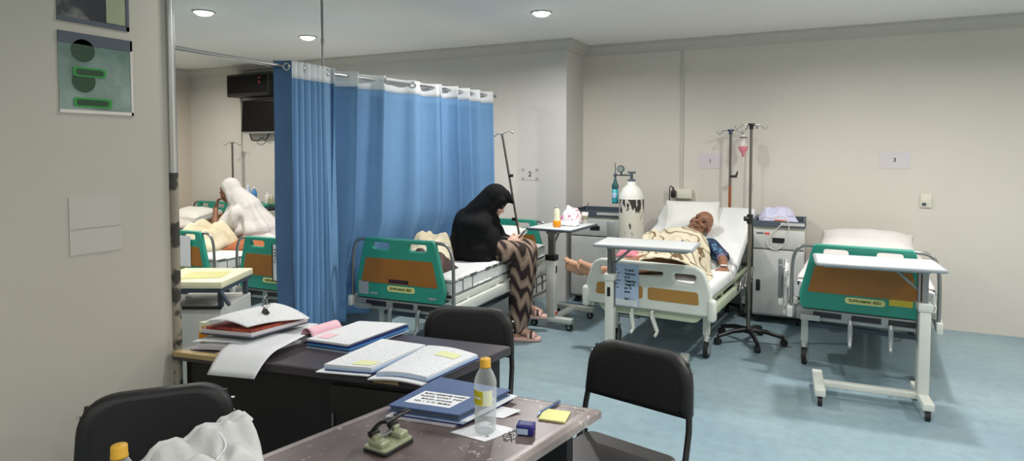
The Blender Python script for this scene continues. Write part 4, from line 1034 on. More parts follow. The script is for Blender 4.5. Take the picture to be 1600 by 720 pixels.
# ------------------------------------------------------------------ folding chairs
def chair(loc, rz, label, back='vinyl', lean=.10):
    """seat faces local -y"""
    t = thing('folding_chair', label, 'chair', loc, rz, 'black folding chairs around the desks')
    # curved padded backrest with rounded shoulders
    W, z0, z1 = .222, .60, .815
    prof = rpoly([(-W, z0), (W, z0), (W - .012, z1), (-W + .012, z1)], [.02, .02, .13, .13], 8)
    def y_of(x, z): return .205 + lean * (z - .45) + .030 * (1 - (x / W) ** 2)
    b = MB(); n_ = len(prof); rings = [(1.0, -.010), (1.0, .012), (.955, .024), (.80, .028)]
    def ring(k, off):
        cz = (z0 + z1) / 2; out = []
        for x, z in prof:
            xx, zz = x * k, cz + (z - cz) * k; out.append(Vector((xx, y_of(xx, zz) - off, zz)))
        return out
    vs = []
    for k, off in [(.80, -.013), (.97, -.013)] + rings: vs += ring(k, off)
    fs = []; nr = 6
    for i in range(nr - 1):
        for k in range(n_): fs.append((i * n_ + k, i * n_ + (k + 1) % n_, (i + 1) * n_ + (k + 1) % n_, (i + 1) * n_ + k))
    b.add(vs, fs, 0, True)
    # close both faces by bridging top to bottom strips
    def fill(base, flip):
        # strips between symmetric points
        idx = list(range(base, base + n_))
        lo, hi = 0, n_ - 1
        order = sorted(range(n_), key=lambda k: 0)
        f = tuple(idx) if flip else tuple(reversed(idx))
        b.add([vs[i] for i in f], [tuple(range(n_))], 0, True)
    fill(0, False); fill((nr - 1) * n_, False)
    b.build('backrest', M[back], t)
    b = MB()
    def sp(p, q, w):  return tuple(Vector(p) * (1 - w) + Vector(q) * w)
    for sx in (-1, 1):
        b.tube([(sx * .185, .205 + lean * .33 + .012, .79), (sx * .215, .205 + lean * .12, .60), (sx * .215, .17, .43), (sx * .215, -.04, .20), (sx * .22, -.235, .012)], .0115, n=10, smooth=1)
    b.tube([(-.22, -.17, .09), (.22, -.17, .09)], .008)
    b.build('front_frame', M['black'], t)
    for sx in (-1, 1):
        b = MB(); b.tube([(sx * .195, -.02, .43), (sx * .195, .12, .25), (sx * .195, .25, .012)], .0105, n=10); b.build('leg', M['black'], t)
        b = MB(); b.tube([(sx * .205, .195, .46), (sx * .205, .155, .36), (sx * .20, .14, .24)], .007); b.box((sx * .205, .155, .35), (.014, .03, .05)); b.build('hinge_bar', M['black'], t)
        for z in (.66, .72, .76):
            b = MB(); b.cyl((sx * .207, .205 + lean * (z - .45) + .01, z), (sx * .216, .205 + lean * (z - .45) + .012, z), .004, n=8); b.build('rivet', M['chrome'], t)
    b = MB(); b.tube([(-.195, .215, .08), (.195, .215, .08)], .008); b.build('stretcher', M['black'], t)
    b = MB(); P = rpoly([(-.205, -.20), (.205, -.20), (.19, .19), (-.19, .19)], [.09, .09, .05, .05], 6)
    b.panel(P, thick=.035, bev=.012, c=(0, 0, .45), rot=Matrix.Rotation(-PI / 2, 3, 'X') ); b.build('seat', M['vinyl_seat'], t)
    return t
chair((-.655, 2.10, 0), R(-13), 'black folding chair at the open end of the brown desk, seat showing')
chair((-1.415, 2.33, 0), R(15), 'black folding chair behind the dark desk, near the sitting woman')
chair((-1.655, 1.09, 0), R(48), 'black padded chair beside the near pillar, behind the white jacket', back='vinyl')

# ------------------------------------------------------------------ papers and files
def sheet(name, label, cat, corners, m_, fn=None, thick=.0012, group=None, n=16):
    c = [Vector(p) for p in corners]; o = (c[0] + c[1] + c[2] + c[3]) / 4
    def f(u, v):
        p = (c[0] * (1 - u) + c[1] * u) * (1 - v) + (c[3] * (1 - u) + c[2] * u) * v
        if fn: p = p + Vector((0, 0, fn(u, v)))
        return p
    b = MB(); b.grid(f, n, n); ob = b.build(name, M[m_], origin=o, solid=thick)
    if label: tag(ob, label, cat, group)
    return ob
def q3(q, z): return [(p[0], p[1], z) for p in q]
def pack(name, label, cat, quad, z, layers, top=None, marks=(), group=None, warp=None):
    """flat stack of leaves: layers = (part name, thickness, material, inset, shift)"""
    o = (sum(p[0] for p in quad) / 4, sum(p[1] for p in quad) / 4)
    t = thing(name, label, cat, (o[0], o[1], z), 0, group); zz = 0
    for nm, th, m_, ins, sh in layers:
        q = rel(inset(quad, ins), (o[0] - sh[0], o[1] - sh[1])); b = MB()
        c = [Vector((p[0], p[1], 0)) for p in q]; zb = zz
        def f(u, v, top_):
            p = (c[0] * (1 - u) + c[1] * u) * (1 - v) + (c[3] * (1 - u) + c[2] * u) * v
            return p + Vector((0, 0, zb + (th if top_ else 0) + (warp(u, v) if warp else 0)))
        n_ = 14; b.grid(lambda u, v: f(u, v, True), n_, n_); b.grid(lambda u, v: f(u, 1 - v, False), n_, n_)
        for (u0, v0, u1, v1) in ((0, 0, 1, 0), (1, 0, 1, 1), (1, 1, 0, 1), (0, 1, 0, 0)):
            b.grid(lambda u, v, a=(u0, v0, u1, v1): f(a[0] + (a[2] - a[0]) * u, a[1] + (a[3] - a[1]) * u, v > .5), n_, 1)
        for k in range(n_ * n_ * 2, len(b.sm)): b.sm[k] = False
        b.build(nm, M[m_], t); zz += th
    if top:
        q = rel(inset(quad, .004), o); c = [Vector((p[0], p[1], zz + .0012)) for p in q]
        def g(u, v, c=c):
            p = (c[0] * (1 - u) + c[1] * u) * (1 - v) + (c[3] * (1 - u) + c[2] * u) * v
            return p + Vector((0, 0, warp(u, v) if warp else 0))
        b = MB(); b.grid(g, 14, 14); tp = b.build('top_sheet', M[top], t)
        for (u0, v0, u1, v1, m_) in marks:
            b = MB(); b.grid(lambda u, v: g(u0 + (u1 - u0) * u, v0 + (v1 - v0) * v) + Vector((0, 0, .0012)), 4, 4); b.build('highlighted_line', M[m_], tp)
    return t
# on the rear desk
pack('document_stack', 'lower stack of loose white papers by the pillar end of the dark desk', 'papers', [(-2.285, 1.70), (-2.07, 1.775), (-2.04, 2.12), (-2.30, 2.09)], .7505,
     [('sheets', .008, 'paper_lilac', 0, (0, 0)), ('sheets', .012, 'paper', .01, (.01, .01)), ('sheets', .012, 'paper', .008, (.03, .03))], 'doc', warp=lambda u, v: .004 * math.sin(4 * u + 2 * v))
pack('paper_bundle', 'bundle of printed forms sliding between the paper stack and the pink slips', 'papers', [(-2.09, 1.82), (-1.97, 1.86), (-1.93, 2.13), (-2.06, 2.13)], .7505,
     [('sheets', .012, 'paper', 0, (0, 0)), ('sheets', .012, 'paper', .006, (-.01, .01))], 'doc2', warp=lambda u, v: .004 * math.sin(5 * u))
pack('document_file', 'thick maroon file under a curling white sheet on the paper stack', 'file', [(-2.29, 1.755), (-2.05, 1.80), (-2.01, 2.08), (-2.28, 2.05)], .800,
     [('cover', .006, 'slate', 0, (0, 0)), ('pages', .010, 'paper_lilac', .004, (0, 0)), ('cover', .004, 'paper', .002, (0, 0)), ('maroon_pages', .012, 'paper_maroon', .012, (0, 0))])
sheet('paper_sheet', 'curling white printed sheet on top of the maroon file', 'paper', [(-2.29, 1.755, .838), (-2.06, 1.79, .838), (-1.985, 2.06, .838), (-2.24, 2.10, .87)], 'doc',
      lambda u, v: .020 * math.sin(PI * (1 - u)) * (1 - .4 * v) + .012 * math.sin(3 * v + 1) , group=None)
# binder clip
t = thing('binder_clip', 'black binder clip lying on the curling white sheet', 'clip', (-2.11, 1.93, .868), R(-20))
b = MB(); b.add([(-.02, -.011, 0), (.02, -.011, 0), (.02, .011, 0), (-.02, .011, 0), (-.02, 0, .02), (.02, 0, .02)], [(0, 3, 2, 1), (0, 1, 5, 4), (2, 3, 4, 5), (0, 4, 3), (1, 2, 5)]); b.build('spring_body', M['black'], t)
for s_ in (-1, 1):
    b = MB(); b.tube([(-.008, 0, .018), (-.012, s_ * .014, .034), (0, s_ * .018, .042), (.012, s_ * .014, .034), (.008, 0, .018)], .0016, smooth=1, n=6); b.build('wire_handle', M['steel'], t)
sheet('paper_sheet', 'blank white sheet drooping over the front edge of the dark desk', 'paper', [(-2.085, 1.62, .772), (-1.885, 1.665, .772), (-1.915, 1.96, .79), (-2.17, 1.90, .79)], 'paper',
      lambda u, v: -.066 * (max(0, .45 - v) / .45) ** 2)
# pink slips, rolled over
def pink(u, v):
    return .0
b = MB()
def pf(u, v):
    a = u * 2.2 * PI * .62
    return Vector((-2.02 + .17 * u + .02 * math.sin(a), 1.985 + .17 * v + .03 * u, .755 + .030 * max(0, math.sin(u * PI * 1.35)) + .004 * v))
b.grid(pf, 24, 8)
tag(b.build('pink_slip', M['paper_pink'], origin=(-1.97, 2.03, .752), solid=.001), 'pink paper slip lying curled beside the white forms', 'paper')
b = MB()
def pf2(u, v):
    a = R(200) - u * R(250)
    return Vector((-1.93 + .028 * math.cos(a) + .02 * v, 1.98 + .16 * v, .783 + .028 * math.sin(a))) if u < .8 else Vector((-1.93 + .028 * math.cos(R(0)) + .02 * v + (u - .8) * .30, 1.98 + .16 * v + (u - .8) * .02, .783 - (u - .8) * .05))
b.grid(pf2, 30, 8)
tag(b.build('pink_slip', M['paper_pink'], origin=(-1.93, 2.03, .752), solid=.001), 'pink paper rolled into a loop next to the blue files', 'paper')
pack('file_folder', 'pile of blue and navy files next to the pink slips, printed sheet on top', 'file', [(-1.885, 1.93), (-1.672, 1.945), (-1.630, 2.295), (-1.87, 2.25)], .7505,
     [('cover', .004, 'palefile', 0, (0, 0)), ('pages', .007, 'slate', .004, (-.01, 0)), ('cover', .007, 'skyfile', .002, (.004, 0)), ('cover', .008, 'navyfile', .003, (0, .004)), ('pages', .008, 'paper', .006, (-.008, 0))], 'doc2', [(.1, .1, .35, .3, 'paper_pink')], warp=lambda u, v: .006 * u * v)
pack('file_folder', 'open white file with a yellow highlighted corner and navy spine on the dark desk', 'file', [(-1.625, 1.745), (-1.435, 1.79), (-1.404, 2.10), (-1.620, 2.09)], .7505,
     [('sheets', .003, 'paper', -.006, (-.01, -.012)), ('cover', .006, 'navyfile', 0, (.008, .004)), ('pages', .010, 'palefile', .003, (0, 0)), ('pages', .006, 'paper', .004, (0, 0))], 'doc2', [(.5, .06, .92, .22, 'highlight')], warp=lambda u, v: .010 * max(0, u - .75) * 4 * (1 - u) + .004 * v)
pack('file_folder', 'wide open document with yellow highlighting at the dark desk corner', 'file', [(-1.400, 1.765), (-1.205, 1.80), (-1.165, 2.096), (-1.408, 2.11)], .7505,
     [('sheets', .005, 'paper', -.004, (-.01, -.02)), ('cover', .003, 'navyfile', 0, (.004, .004)), ('pages', .010, 'palefile', .002, (0, 0)), ('pages', .004, 'paper', .004, (0, 0))], 'doc2', [(.45, .66, .85, .84, 'highlight')], warp=lambda u, v: .008 * math.sin(PI * u) + .003)
# gold-labelled carton
t = thing('small_carton', 'narrow white and gold carton standing against the pillar on the dark desk', 'carton', (-2.315, 1.79, .7505), R(10))
b = MB(); b.rbox((0, 0, .045), (.028, .028, .09), .002); b.build('box', M['labelclear'], t)
b = MB(); b.box((0, 0, .028), (.0288, .0288, .04)); b.box((.008, 0, .062), (.010, .0288, .03)); b.build('gold_print', M['orange'], t)

# on the front desk
BL = [(-1.165, 1.530), (-.935, 1.560), (-.885, 1.80), (-1.150, 1.80)]
pack('document_file', 'pale file with loose papers under the blue lettered file', 'file', BL, .7507,
     [('sheets', .004, 'paper_lilac', .004, (-.01, -.012)), ('cover', .004, 'navyfile', .002, (.012, .004)), ('pages', .006, 'palefile', .004, (.014, .004)), ('sheets', .003, 'paper', .0, (.02, .012))])
bk = pack('ledger', 'blue hard-cover file with a white hand-lettered label on the brown desk', 'file', [(p[0], p[1]) for p in BL], .7677,
     [('cover', .004, 'bluefile', 0, (0, 0)), ('pages', .011, 'slate', .005, (0, .0)), ('cover', .005, 'bluefile', 0, (0, 0))])
o_ = Vector(bk.location)
LQ = [(-1.135, 1.570), (-.985, 1.590), (-.968, 1.69), (-1.125, 1.672)]
b = MB(); flat(b, [(p[0] - o_.x, p[1] - o_.y) for p in LQ], .020, .0208, .0002); lb = b.build('label', M['paper'], bk)
for k, s_ in enumerate(['BUKU REGISTER PASIEN', 'RUANG  RAWAT  INAP', 'BULAN  JANUARI', 'NO. 1  S / D  SELESAI']):
    text(s_, .0135, M['ink'], lb, (-1.053 + .006 * (3 - k) * .5 - o_.x, 1.664 - .021 * k - o_.y, .0212), rot=(0, 0, R(7)), bold=.0005, ext=.0002)
sheet('paper_sheet', 'white slip sticking out from under the bottle side of the blue file', 'paper', [(-.93, 1.655, .7512), (-.845, 1.672, .7512), (-.815, 1.735, .7512), (-.90, 1.75, .7512)], 'paper', lambda u, v: .006 * u * v)
sheet('napkin', 'white square napkin under the water bottle', 'napkin', [(-.940, 1.520), (-.823, 1.514), (-.776, 1.615), (-.885, 1.632)] and [(-.940, 1.520, .7515), (-.823, 1.512, .7515), (-.776, 1.615, .7515), (-.885, 1.632, .7515)], 'paper', lambda u, v: .002 * math.sin(6 * u) * math.sin(5 * v))
def bottle(loc, label, water=True, full=True):
    t = thing('water_bottle', label, 'bottle', loc)
    pr = [(.001, .002), (.026, .0), (.031, .006), (.032, .02), (.0305, .028), (.032, .036), (.0305, .045), (.032, .053), (.0305, .062), (.032, .07), (.0325, .08), (.0325, .125), (.0315, .132), (.0325, .14), (.031, .15), (.024, .168), (.016, .182), (.0125, .188), (.0125, .2)]
    b = MB(); b.lathe(pr, n=30); b.build('body', M['pet'], t)
    if water:
        b = MB(); b.lathe([(.001, .004), (.0255, .003), (.0300, .01), (.0298, .07), (.0305, .09), (.001, .09)], n=28); b.build('water', M['water'], t)
    b = MB()
    def lab(u, v, r=.0331): a = R(205) + u * R(130); return Vector((r * math.cos(a), r * math.sin(a), .083 + .045 * v))
    b.grid(lambda u, v: lab(u, v), 20, 2); lp = b.build('label', M['labelclear'], t)
    b = MB(); b.grid(lambda u, v: lab(.10 + .52 * u, .06 + .88 * v, .0335), 16, 2); b.build('lime_panel', M['lime'], lp)
    b = MB(); b.grid(lambda u, v: lab(.14 + .40 * u, .44 + .12 * v, .0339), 10, 1); b.build('white_logo_bar', M['paper'], lp)
    b = MB(); b.lathe([(.001, .211), (.0142, .211), (.0155, .209), (.0155, .192), (.0165, .190), (.0165, .186), (.0125, .186)], n=28); b.build('cap', M['gold'], t)
    return t
bottle((-.852, 1.572, .7530), 'clear water bottle with lime label and gold cap on the napkin')
bottle((-1.270, .780, .7507), 'gold-capped water bottle at the near corner of the brown desk by the white jacket')
# stamp box and chain
t = thing('stamp_box', 'small navy stamp box with a chain near the desk edge', 'box', (-.742, 1.612, .7507), R(12))
b = MB(); b.rbox((0, 0, .0145), (.050, .038, .029), .003); b.build('box', M['purple'], t)
b = MB(); b.box((-.006, -.0193, .012), (.032, .001, .016)); b.build('pale_print', M['palefile'], t)
b = MB(); b.box((0, 0, .0293), (.036, .026, .001)); b.build('lid_sticker', M['navyfile'], t)
t = thing('bead_chain', 'little silver key chain lying beside the navy stamp box', 'chain', (-.775, 1.572, .7507))
for k in range(8):
    a = k / 8 * 2 * PI; b = MB(); c = Vector((.012 * math.cos(a) + .004 * (k % 2), .018 * math.sin(a), .003)); q_ = Euler((R(70) * (k % 2), 0, a)).to_matrix()
    b.lathe([(.006 + .0014 * math.cos(w), .0014 * math.sin(w)) for w in [2 * PI * i / 6 for i in range(7)]], c, 10, rot=q_); b.build('link', M['chrome'], t)
# sticky notes and pen
t = thing('sticky_note_pad', 'yellow sticky note pad on the brown desk corner', 'sticky notes', (-.710, 1.752, .7507), R(8))
b = MB(); b.rbox((0, 0, .003), (.082, .078, .006), .001); b.build('pad', M['sticky'], t)
t = thing('pen', 'blue-grey ballpoint pen lying beside the yellow notes', 'pen', (-.748, 1.79, .7555), R(78))
b = MB(); b.cyl((-.045, 0, 0), (.055, 0, 0), .0045, n=12); b.cyl((.055, 0, 0), (.068, 0, 0), .0045, .003, n=12); b.build('barrel', M['bluefile'], t)
b = MB(); b.cyl((-.045, 0, 0), (-.060, 0, 0), .0045, .001, n=12); b.build('tip', M['palefile'], t)
b = MB(); b.box((.045, 0, .0055), (.03, .003, .002)); b.build('clip', M['slate'], t)
# hole punch
t = thing('hole_punch', 'sage green two-hole punch with black lever on the brown desk', 'hole punch', (-1.045, 1.375, .7507), R(-97))
b = MB(); b.panel(rpoly([(-.062, -.042), (.062, -.042), (.058, .042), (-.058, .042)], .012), thick=.008, bev=.002, c=(0, 0, .006), rot=Matrix.Rotation(-PI / 2, 3, 'X')); b.build('rubber_base', M['black'], t)
b = MB(); b.panel(rpoly([(-.060, -.040), (.060, -.040), (.056, .038), (-.056, .038)], .012), thick=.008, bev=.002, c=(0, 0, .013), rot=Matrix.Rotation(-PI / 2, 3, 'X')); b.build('tray', M['sagepunch'], t)
for sx in (-1, 1):
    b = MB(); b.rbox((sx * .036, -.002, .024), (.034, .050, .016), .004); b.rbox((sx * .036, -.016, .036), (.024, .026, .016), .004); bd = b.build('punch_block', M['sagepunch'], t)
    b = MB(); b.cyl((sx * .036 - .014, -.022, .046), (sx * .036 + .014, -.022, .046), .009, n=16); b.cyl((sx * .036, -.022, .02), (sx * .036, -.022, .05), .005); b.build('pivot', M['black'], bd)
for sx in (-1, 1):
    b = MB(); L = []
    for k in range(9):
        u = k / 8; L.append((sx * .036, -.028 + .060 * u, .046 + .046 * math.sin(u * 1.5)))
    for k in range(8):
        a, c = Vector(L[k]), Vector(L[k + 1]); w = .010 + .003 * k / 8
        b.add([a + Vector((-w, 0, -.004)), a + Vector((w, 0, -.004)), c + Vector((w, 0, -.004)), c + Vector((-w, 0, -.004)), a + Vector((-w, 0, .005)), a + Vector((w, 0, .005)), c + Vector((w, 0, .005)), c + Vector((-w, 0, .005))], [(0, 3, 2, 1), (4, 5, 6, 7), (0, 1, 5, 4), (1, 2, 6, 5), (2, 3, 7, 6), (3, 0, 4, 7)])
    b.build('lever_arm', M['black'], t)
b = MB(); b.rbox((0, .032, .091), (.094, .012, .008), .003); b.build('lever_bar', M['black'], t)
b = MB(); b.cyl((-.02, -.015, .030), (.02, -.015, .030), .008, n=14); b.build('spring_tube', M['steel'], t)
# white quilted jacket
def jk(u, v):
    x, y = u * 2 - 1, v * 2 - 1
    k = max(0, 1 - abs(x) ** (7.0 if x > 0 else 2.2)) ** .5 * max(0, 1 - abs(y) ** 2.4) ** .5
    fold = .026 * math.sin(8 * y + 4 * x + 1.5 * noise.noise(Vector((x * 2, y * 2, 1)))) + .016 * noise.noise(Vector((x * 5, y * 4, 5)))
    z = (.085 + .062 * x + .02 * max(0, x) ** 3) * k - .012 * k * math.exp(-((x - .55) / .06) ** 2) - .016 * k * abs(math.sin(7 * x + 2 * y)) ** 6 + fold * k
    return Vector((.19 * x, .115 * y * (1 + .12 * noise.noise(Vector((x * 2, 4, y)))), max(.003, z)))
b = MB(); b.grid(jk, 60, 44); t = tag(b.build('quilted_jacket', M['jacket'], solid=.006), 'white quilted jacket with drawstring bundled on the corner of the brown desk', 'jacket')
t.location = (-1.365, .965, .7507); t.rotation_euler = (0, 0, R(62))
b = MB(); b.tube([jk(.78, .55) + Vector((0, 0, .006)), jk(.74, .42) + Vector((0, 0, .007)), jk(.80, .30) + Vector((0, 0, .006)), jk(.70, .22) + Vector((0, 0, .006)), jk(.74, .12) + Vector((0, 0, .006))], .0028, smooth=2, n=6); b.build('drawstring', M['paper'], t)
b = MB(); b.tube([jk(.10 + .85 * k / 20, .52 + .12 * math.sin(k / 5)) + Vector((0, 0, .003)) for k in range(21)], .009, n=8); b.build('collar_seam', M['jacket'], t)

# ------------------------------------------------------------------ things on the juice table and the far cabinet
t = thing('juice_bottle', 'squat orange juice bottle with pale label on the over-bed table', 'bottle', (-2.075, 5.16, .886))
b = MB(); b.lathe([(.001, 0), (.03, 0), (.036, .015), (.036, .05), (.03, .06), (.001, .06)], n=22); b.build('juice', M['orange'], t)
b = MB(); b.lathe([(.03, .06), (.026, .08), (.026, .14), (.016, .165), (.013, .17)], n=22); b.build('upper_label', M['labelclear'], t)
b = MB(); b.lathe([(.016, .168), (.016, .188), (.001, .19)], n=18); b.build('cap', M['grey_metal'], t)
heap('plastic_bag', 'white and pink plastic bag crumpled on the over-bed table', 'bag', (-2.07, 5.50, .887), .10, .085, .135, 'bag', seed=41, amp=.35)
heap('tissue', 'crumpled white tissue lying on the over-bed table by the juice bottle', 'tissue', (-2.03, 5.32, .887), .10, .07, .03, 'paper', seed=43, amp=.6)
t = thing('drinking_cup', 'clear cup with a dark straw on the over-bed table', 'cup', (-1.955, 5.56, .886))
b = MB(); b.lathe([(.001, .002), (.024, 0), (.032, .10), (.030, .10), (.022, .006)], n=20); b.build('cup', M['clearbag'], t)
b = MB(); b.lathe([(.0275, .03), (.0305, .07)], n=20); b.build('green_print', M['sagepunch'], t)
b = MB(); b.tube([(-.01, 0, .01), (.03, .0, .19)], .004); b.build('straw', M['slate'], t)
for k, (x, y, h, mm) in enumerate([(-6.56, 5.74, .19, 'clearbag'), (-6.50, 5.70, .23, 'palefile'), (-6.415, 5.72, .21, 'skyfile'), (-6.22, 5.75, .14, 'clearbag'), (-6.12, 5.72, .12, 'sagepunch')]):
    t = thing('medicine_bottle', ['clear bottle on the far cabinet, first beside the veil of the woman in white', 'pale blue water bottle on the far cabinet, second from the veil', 'blue water bottle on the far cabinet, tallest blue one', 'short clear jar in the middle of the far cabinet top', 'short sage jar at the curtain end of the far cabinet'][k], 'bottle', (x, y, .83), 0, 'bottles on the far cabinet')
    b = MB(); b.lathe([(.001, 0), (.032, 0), (.034, .01), (.034, h * .62), (.028, h * .75), (.013, h * .86), (.013, h * .92)], n=18); b.build('body', M[mm], t)
    b = MB(); b.lathe([(.015, h * .90), (.015, h), (.001, h)], n=16); b.build('cap', M['paper'], t)
b = MB(); b.rbox((0, 0, .015), (.5, .40, .03), .008); o = tag(b.build('green_tray', M['green'], origin=(0, 0, 0)), 'green rimmed tray top under the bottles by the far wall', 'tray'); o.location = (-6.40, 5.74, .862)
for o in list(bpy.data.objects):
    if o.name.startswith('medicine_bottle'): o.location.z = .892

# ------------------------------------------------------------------ people
def finger_set(b, wrist, d, n, side, s=1.0, curl=.5):
    """palm plus five fingers; d pointing direction, n back-of-hand normal, side = thumb side vector"""
    wrist, d, n, side = Vector(wrist), Vector(d).normalized(), Vector(n).normalized(), Vector(side).normalized()
    pc = wrist + d * .045 * s
    m_ = Matrix((side, d, n)).transposed()
    b.ell(pc, (.040 * s, .052 * s, .016 * s), m_)
    for k, (off, ln) in enumerate(((.030, .070), (.010, .080), (-.010, .074), (-.029, .058))):
        p = wrist + d * .085 * s + side * off * s; dd = d.copy(); r = .0088 * s
        for j, fr in enumerate((.45, .32, .23)):
            q = p + dd * ln * fr * s; b.cap(p, q, r, r * .9, 10); p = q; r *= .9
            dd = (dd * math.cos(curl * .75) - n * math.sin(curl * .75)).normalized()
    p = wrist + d * .028 * s + side * .03 * s; dd = (d * .65 + side * .75 - n * .2).normalized()
    for fr in (.036, .028):
        q = p + dd * fr * s; b.cap(p, q, .0105 * s, .009 * s, 10); p = q; dd = (dd + d * .5 - n * .2).normalized()
def head(b, c, fwd, up, s=1.0, thin=0.0):
    """head with brow, nose, cheeks, chin, ears, lips; returns frame"""
    f, u = Vector(fwd).normalized(), Vector(up).normalized(); u = (u - f * u.dot(f)).normalized(); r_ = f.cross(u)
    m_ = Matrix((r_, f, u)).transposed(); c = Vector(c)
    def P(x, y, z): return c + (r_ * x + f * y + u * z) * s
    b.ell(P(0, -.012, .03), (.074 * s, .094 * s, .086 * s), m_)           # skull
    b.ell(P(0, .022, -.032), (.057 * s, .064 * s, .078 * s), m_)          # face block
    b.ell(P(0, .055, -.092), (.028 * s, .026 * s, .022 * s), m_)          # chin
    for sx in (-1, 1):
        b.ell(P(sx * .036, .058, -.025), (.026 * s, .022 * s, .02 * s), m_)   # cheekbone
        b.ell(P(sx * .030, .073, .020), (.026 * s, .013 * s, .009 * s), m_)   # brow
        b.ell(P(sx * .043, -.0, -.065), (.02 * s, .05 * s, .026 * s), m_)     # jaw
        b.ell(P(sx * .080, -.012, -.008), (.009 * s, .022 * s, .034 * s), m_) # ear
        b.ell(P(sx * .013, .088, -.033), (.010 * s, .011 * s, .009 * s), m_)  # nostril
    b.cap(P(0, .080, .012), P(0, .101, -.028), .0085 * s, .0115 * s, 10)      # nose
    b.ell(P(0, .082, -.058), (.024 * s, .012 * s, .007 * s), m_); b.ell(P(0, .080, -.070), (.02 * s, .012 * s, .007 * s), m_)
    return P, m_
def face_parts(P, m_, s, parent, closed=True, brow='hair', lip='lip'):
    for sx in (-1, 1):
        b = MB(); b.ell(P(sx * .030, .0745, .0), (.0145 * s, .0085 * s, (.0045 if closed else .0085) * s), m_, 12, 8); b.build('eye', M['eye'], parent)
        b = MB(); b.tube([P(sx * .013, .085, .021), P(sx * .030, .086, .027), P(sx * .048, .074, .020)], .0036 * s, n=6, smooth=1); b.build('eyebrow', M[brow], parent)
    b = MB(); b.tube([P(-.023, .084, -.0668), P(0, .0945, -.0635), P(.023, .084, -.0668)], .0032 * s, n=6, smooth=1); b.build('mouth', M[lip], parent)

# --- woman in black, sitting on the bed edge reading a phone (local +x forward, +y to her left)
W0 = (-2.60, 4.62, 0); WR = R(16)
t = thing('person', 'woman in long black veil and brown zigzag skirt sitting reading a phone', 'person', W0, WR)
b = MB()
hc = Vector((.175, 0, 1.125)); fw = Vector((.82, 0, -.57)); upv = Vector((.57, 0, .82))
P, hm = head(b, hc, fw, upv, .95)
b.cap((.10, 0, .98), (.15, 0, 1.07), .055, .05)                        # neck
b.ell((.06, 0, .88), (.11, .17, .16)); b.ell((0, 0, .76), (.13, .18, .11)); b.cap((.02, 0, .78), (.06, 0, .92), .13, .12)
for sy in (-1, 1):
    b.ell((.07, sy * .15, .965), .06)
    b.cap((.07, sy * .165, .955), (.09, sy * .19, .76), .048, .04)      # upper arm
    b.cap((.09, sy * .19, .76), (.285, sy * .055, .805), .038, .027)    # forearm
    b.cap((0.03, sy * .09, .745), (.42, sy * .085, .715), .085, .062)   # thigh
b.cap((.42, -.085, .715), (.385, -.10, .12), .058, .036); b.cap((.385, -.10, .10), (.52, -.10, .045), .034, .026); b.ell((.37, -.10, .06), (.035, .03, .035))
b.cap((.42, .085, .715), (.40, .19, .24), .058, .036); b.cap((.40, .19, .22), (.53, .20, .165), .034, .026); b.ell((.39, .19, .18), (.035, .03, .035))
finger_set(b, (.285, -.055, .805), (.85, .25, .25), (.1, -.75, .6), (-.15, .55, .75), .95, .75)
finger_set(b, (.285, .055, .805), (.85, -.25, .25), (.1, .75, .6), (-.15, -.55, .75), .95, .75)
b.organic('body', M['skin_pale'], t, voxel=.0065, smooth=3)
face_parts(P, hm, .95, t, True, 'eye')
def fold_black(co, nn):
    return .010 * math.sin(9 * math.atan2(co.y, co.x - .05) + 5 * co.z) * max(0, min(1, (1.0 - co.z) * 4)) + .006 * noise.noise(co * 9)
b = MB()   # long veil: hood, shoulders, cape over arms and down to the seat
m_ = Matrix((fw.cross(upv), fw, upv)).transposed()
b.ell(hc + upv * .030 - fw * .030, (.104, .120, .122), m_)
b.cap(hc + upv * .10 + fw * .035, hc + upv * .085 + fw * .118, .048, .018)  # hood brim
for sy in (-1, 1): b.cap(hc + upv * .06 + fw * .045 + Vector((0, sy * .07, 0)), hc - upv * .10 + fw * .0 + Vector((0, sy * .075, 0)), .028, .04)
b.cap(hc - upv * .11 + fw * .005, (.15, 0, .96), .06, .07)
b.cap(hc - fw * .05 + upv * .02, (-.04, 0, .90), .104, .16); b.cap((.03, 0, .93), (-.03, 0, .74), .165, .185)
b.ell((.03, 0, .89), (.15, .215, .17)); b.ell((-.05, 0, .78), (.165, .235, .18)); b.ell((-.02, 0, .70), (.20, .26, .08)); b.ell((-.08, 0, .88), (.12, .18, .20)); b.ell((.05, 0, .80), (.17, .25, .16))
for sy in (-1, 1):
    b.cap((.10, sy * .06, 1.0), (.07, sy * .17, .93), .075, .10); b.ell((.10, sy * .16, .80), (.12, .09, .17)); b.cap((.16, sy * .10, .88), (.20, sy * .11, .70), .07, .07)
for sy in (-1, 1):
    b.cap((.06, sy * .155, .93), (.09, sy * .19, .75), .070, .085); b.cap((.09, sy * .205, .75), (.255, sy * .075, .795), .085, .048)
    b.cap((.03, sy * .20, .78), (.14, sy * .225, .66), .08, .055)
b.ell((.12, 0, .84), (.10, .15, .13))
for sy in (-1, 1): b.ell((.06, sy * .12, .83), (.15, .13, .19)); b.cap((.0, sy * .14, .93), (.02, sy * .17, .72), .10, .11)
b.organic('veil', M['blackcloth'], t, voxel=.010, smooth=16, deform=fold_black)
def fold_skirt(co, nn):
    return (.010 * math.sin(26 * co.y + 6 * co.z + 3 * co.x) + .008 * noise.noise(co * 8)) * (1 if co.z < .7 else .6)
b = MB()
for sy in (-1, 1):
    b.cap((0, sy * .09, .745), (.43, sy * .085, .725), .115, .088)
b.cap((.43, -.085, .72), (.39, -.095, .15), .092, .078); b.cap((.43, .085, .72), (.39, .165, .27), .092, .070)
b.cap((.42, 0, .70), (.385, .02, .24), .10, .10); b.cap((.1, 0, .745), (.42, 0, .73), .11, .10); b.cap((.39, -.09, .2), (.38, -.09, .12), .092, .085)
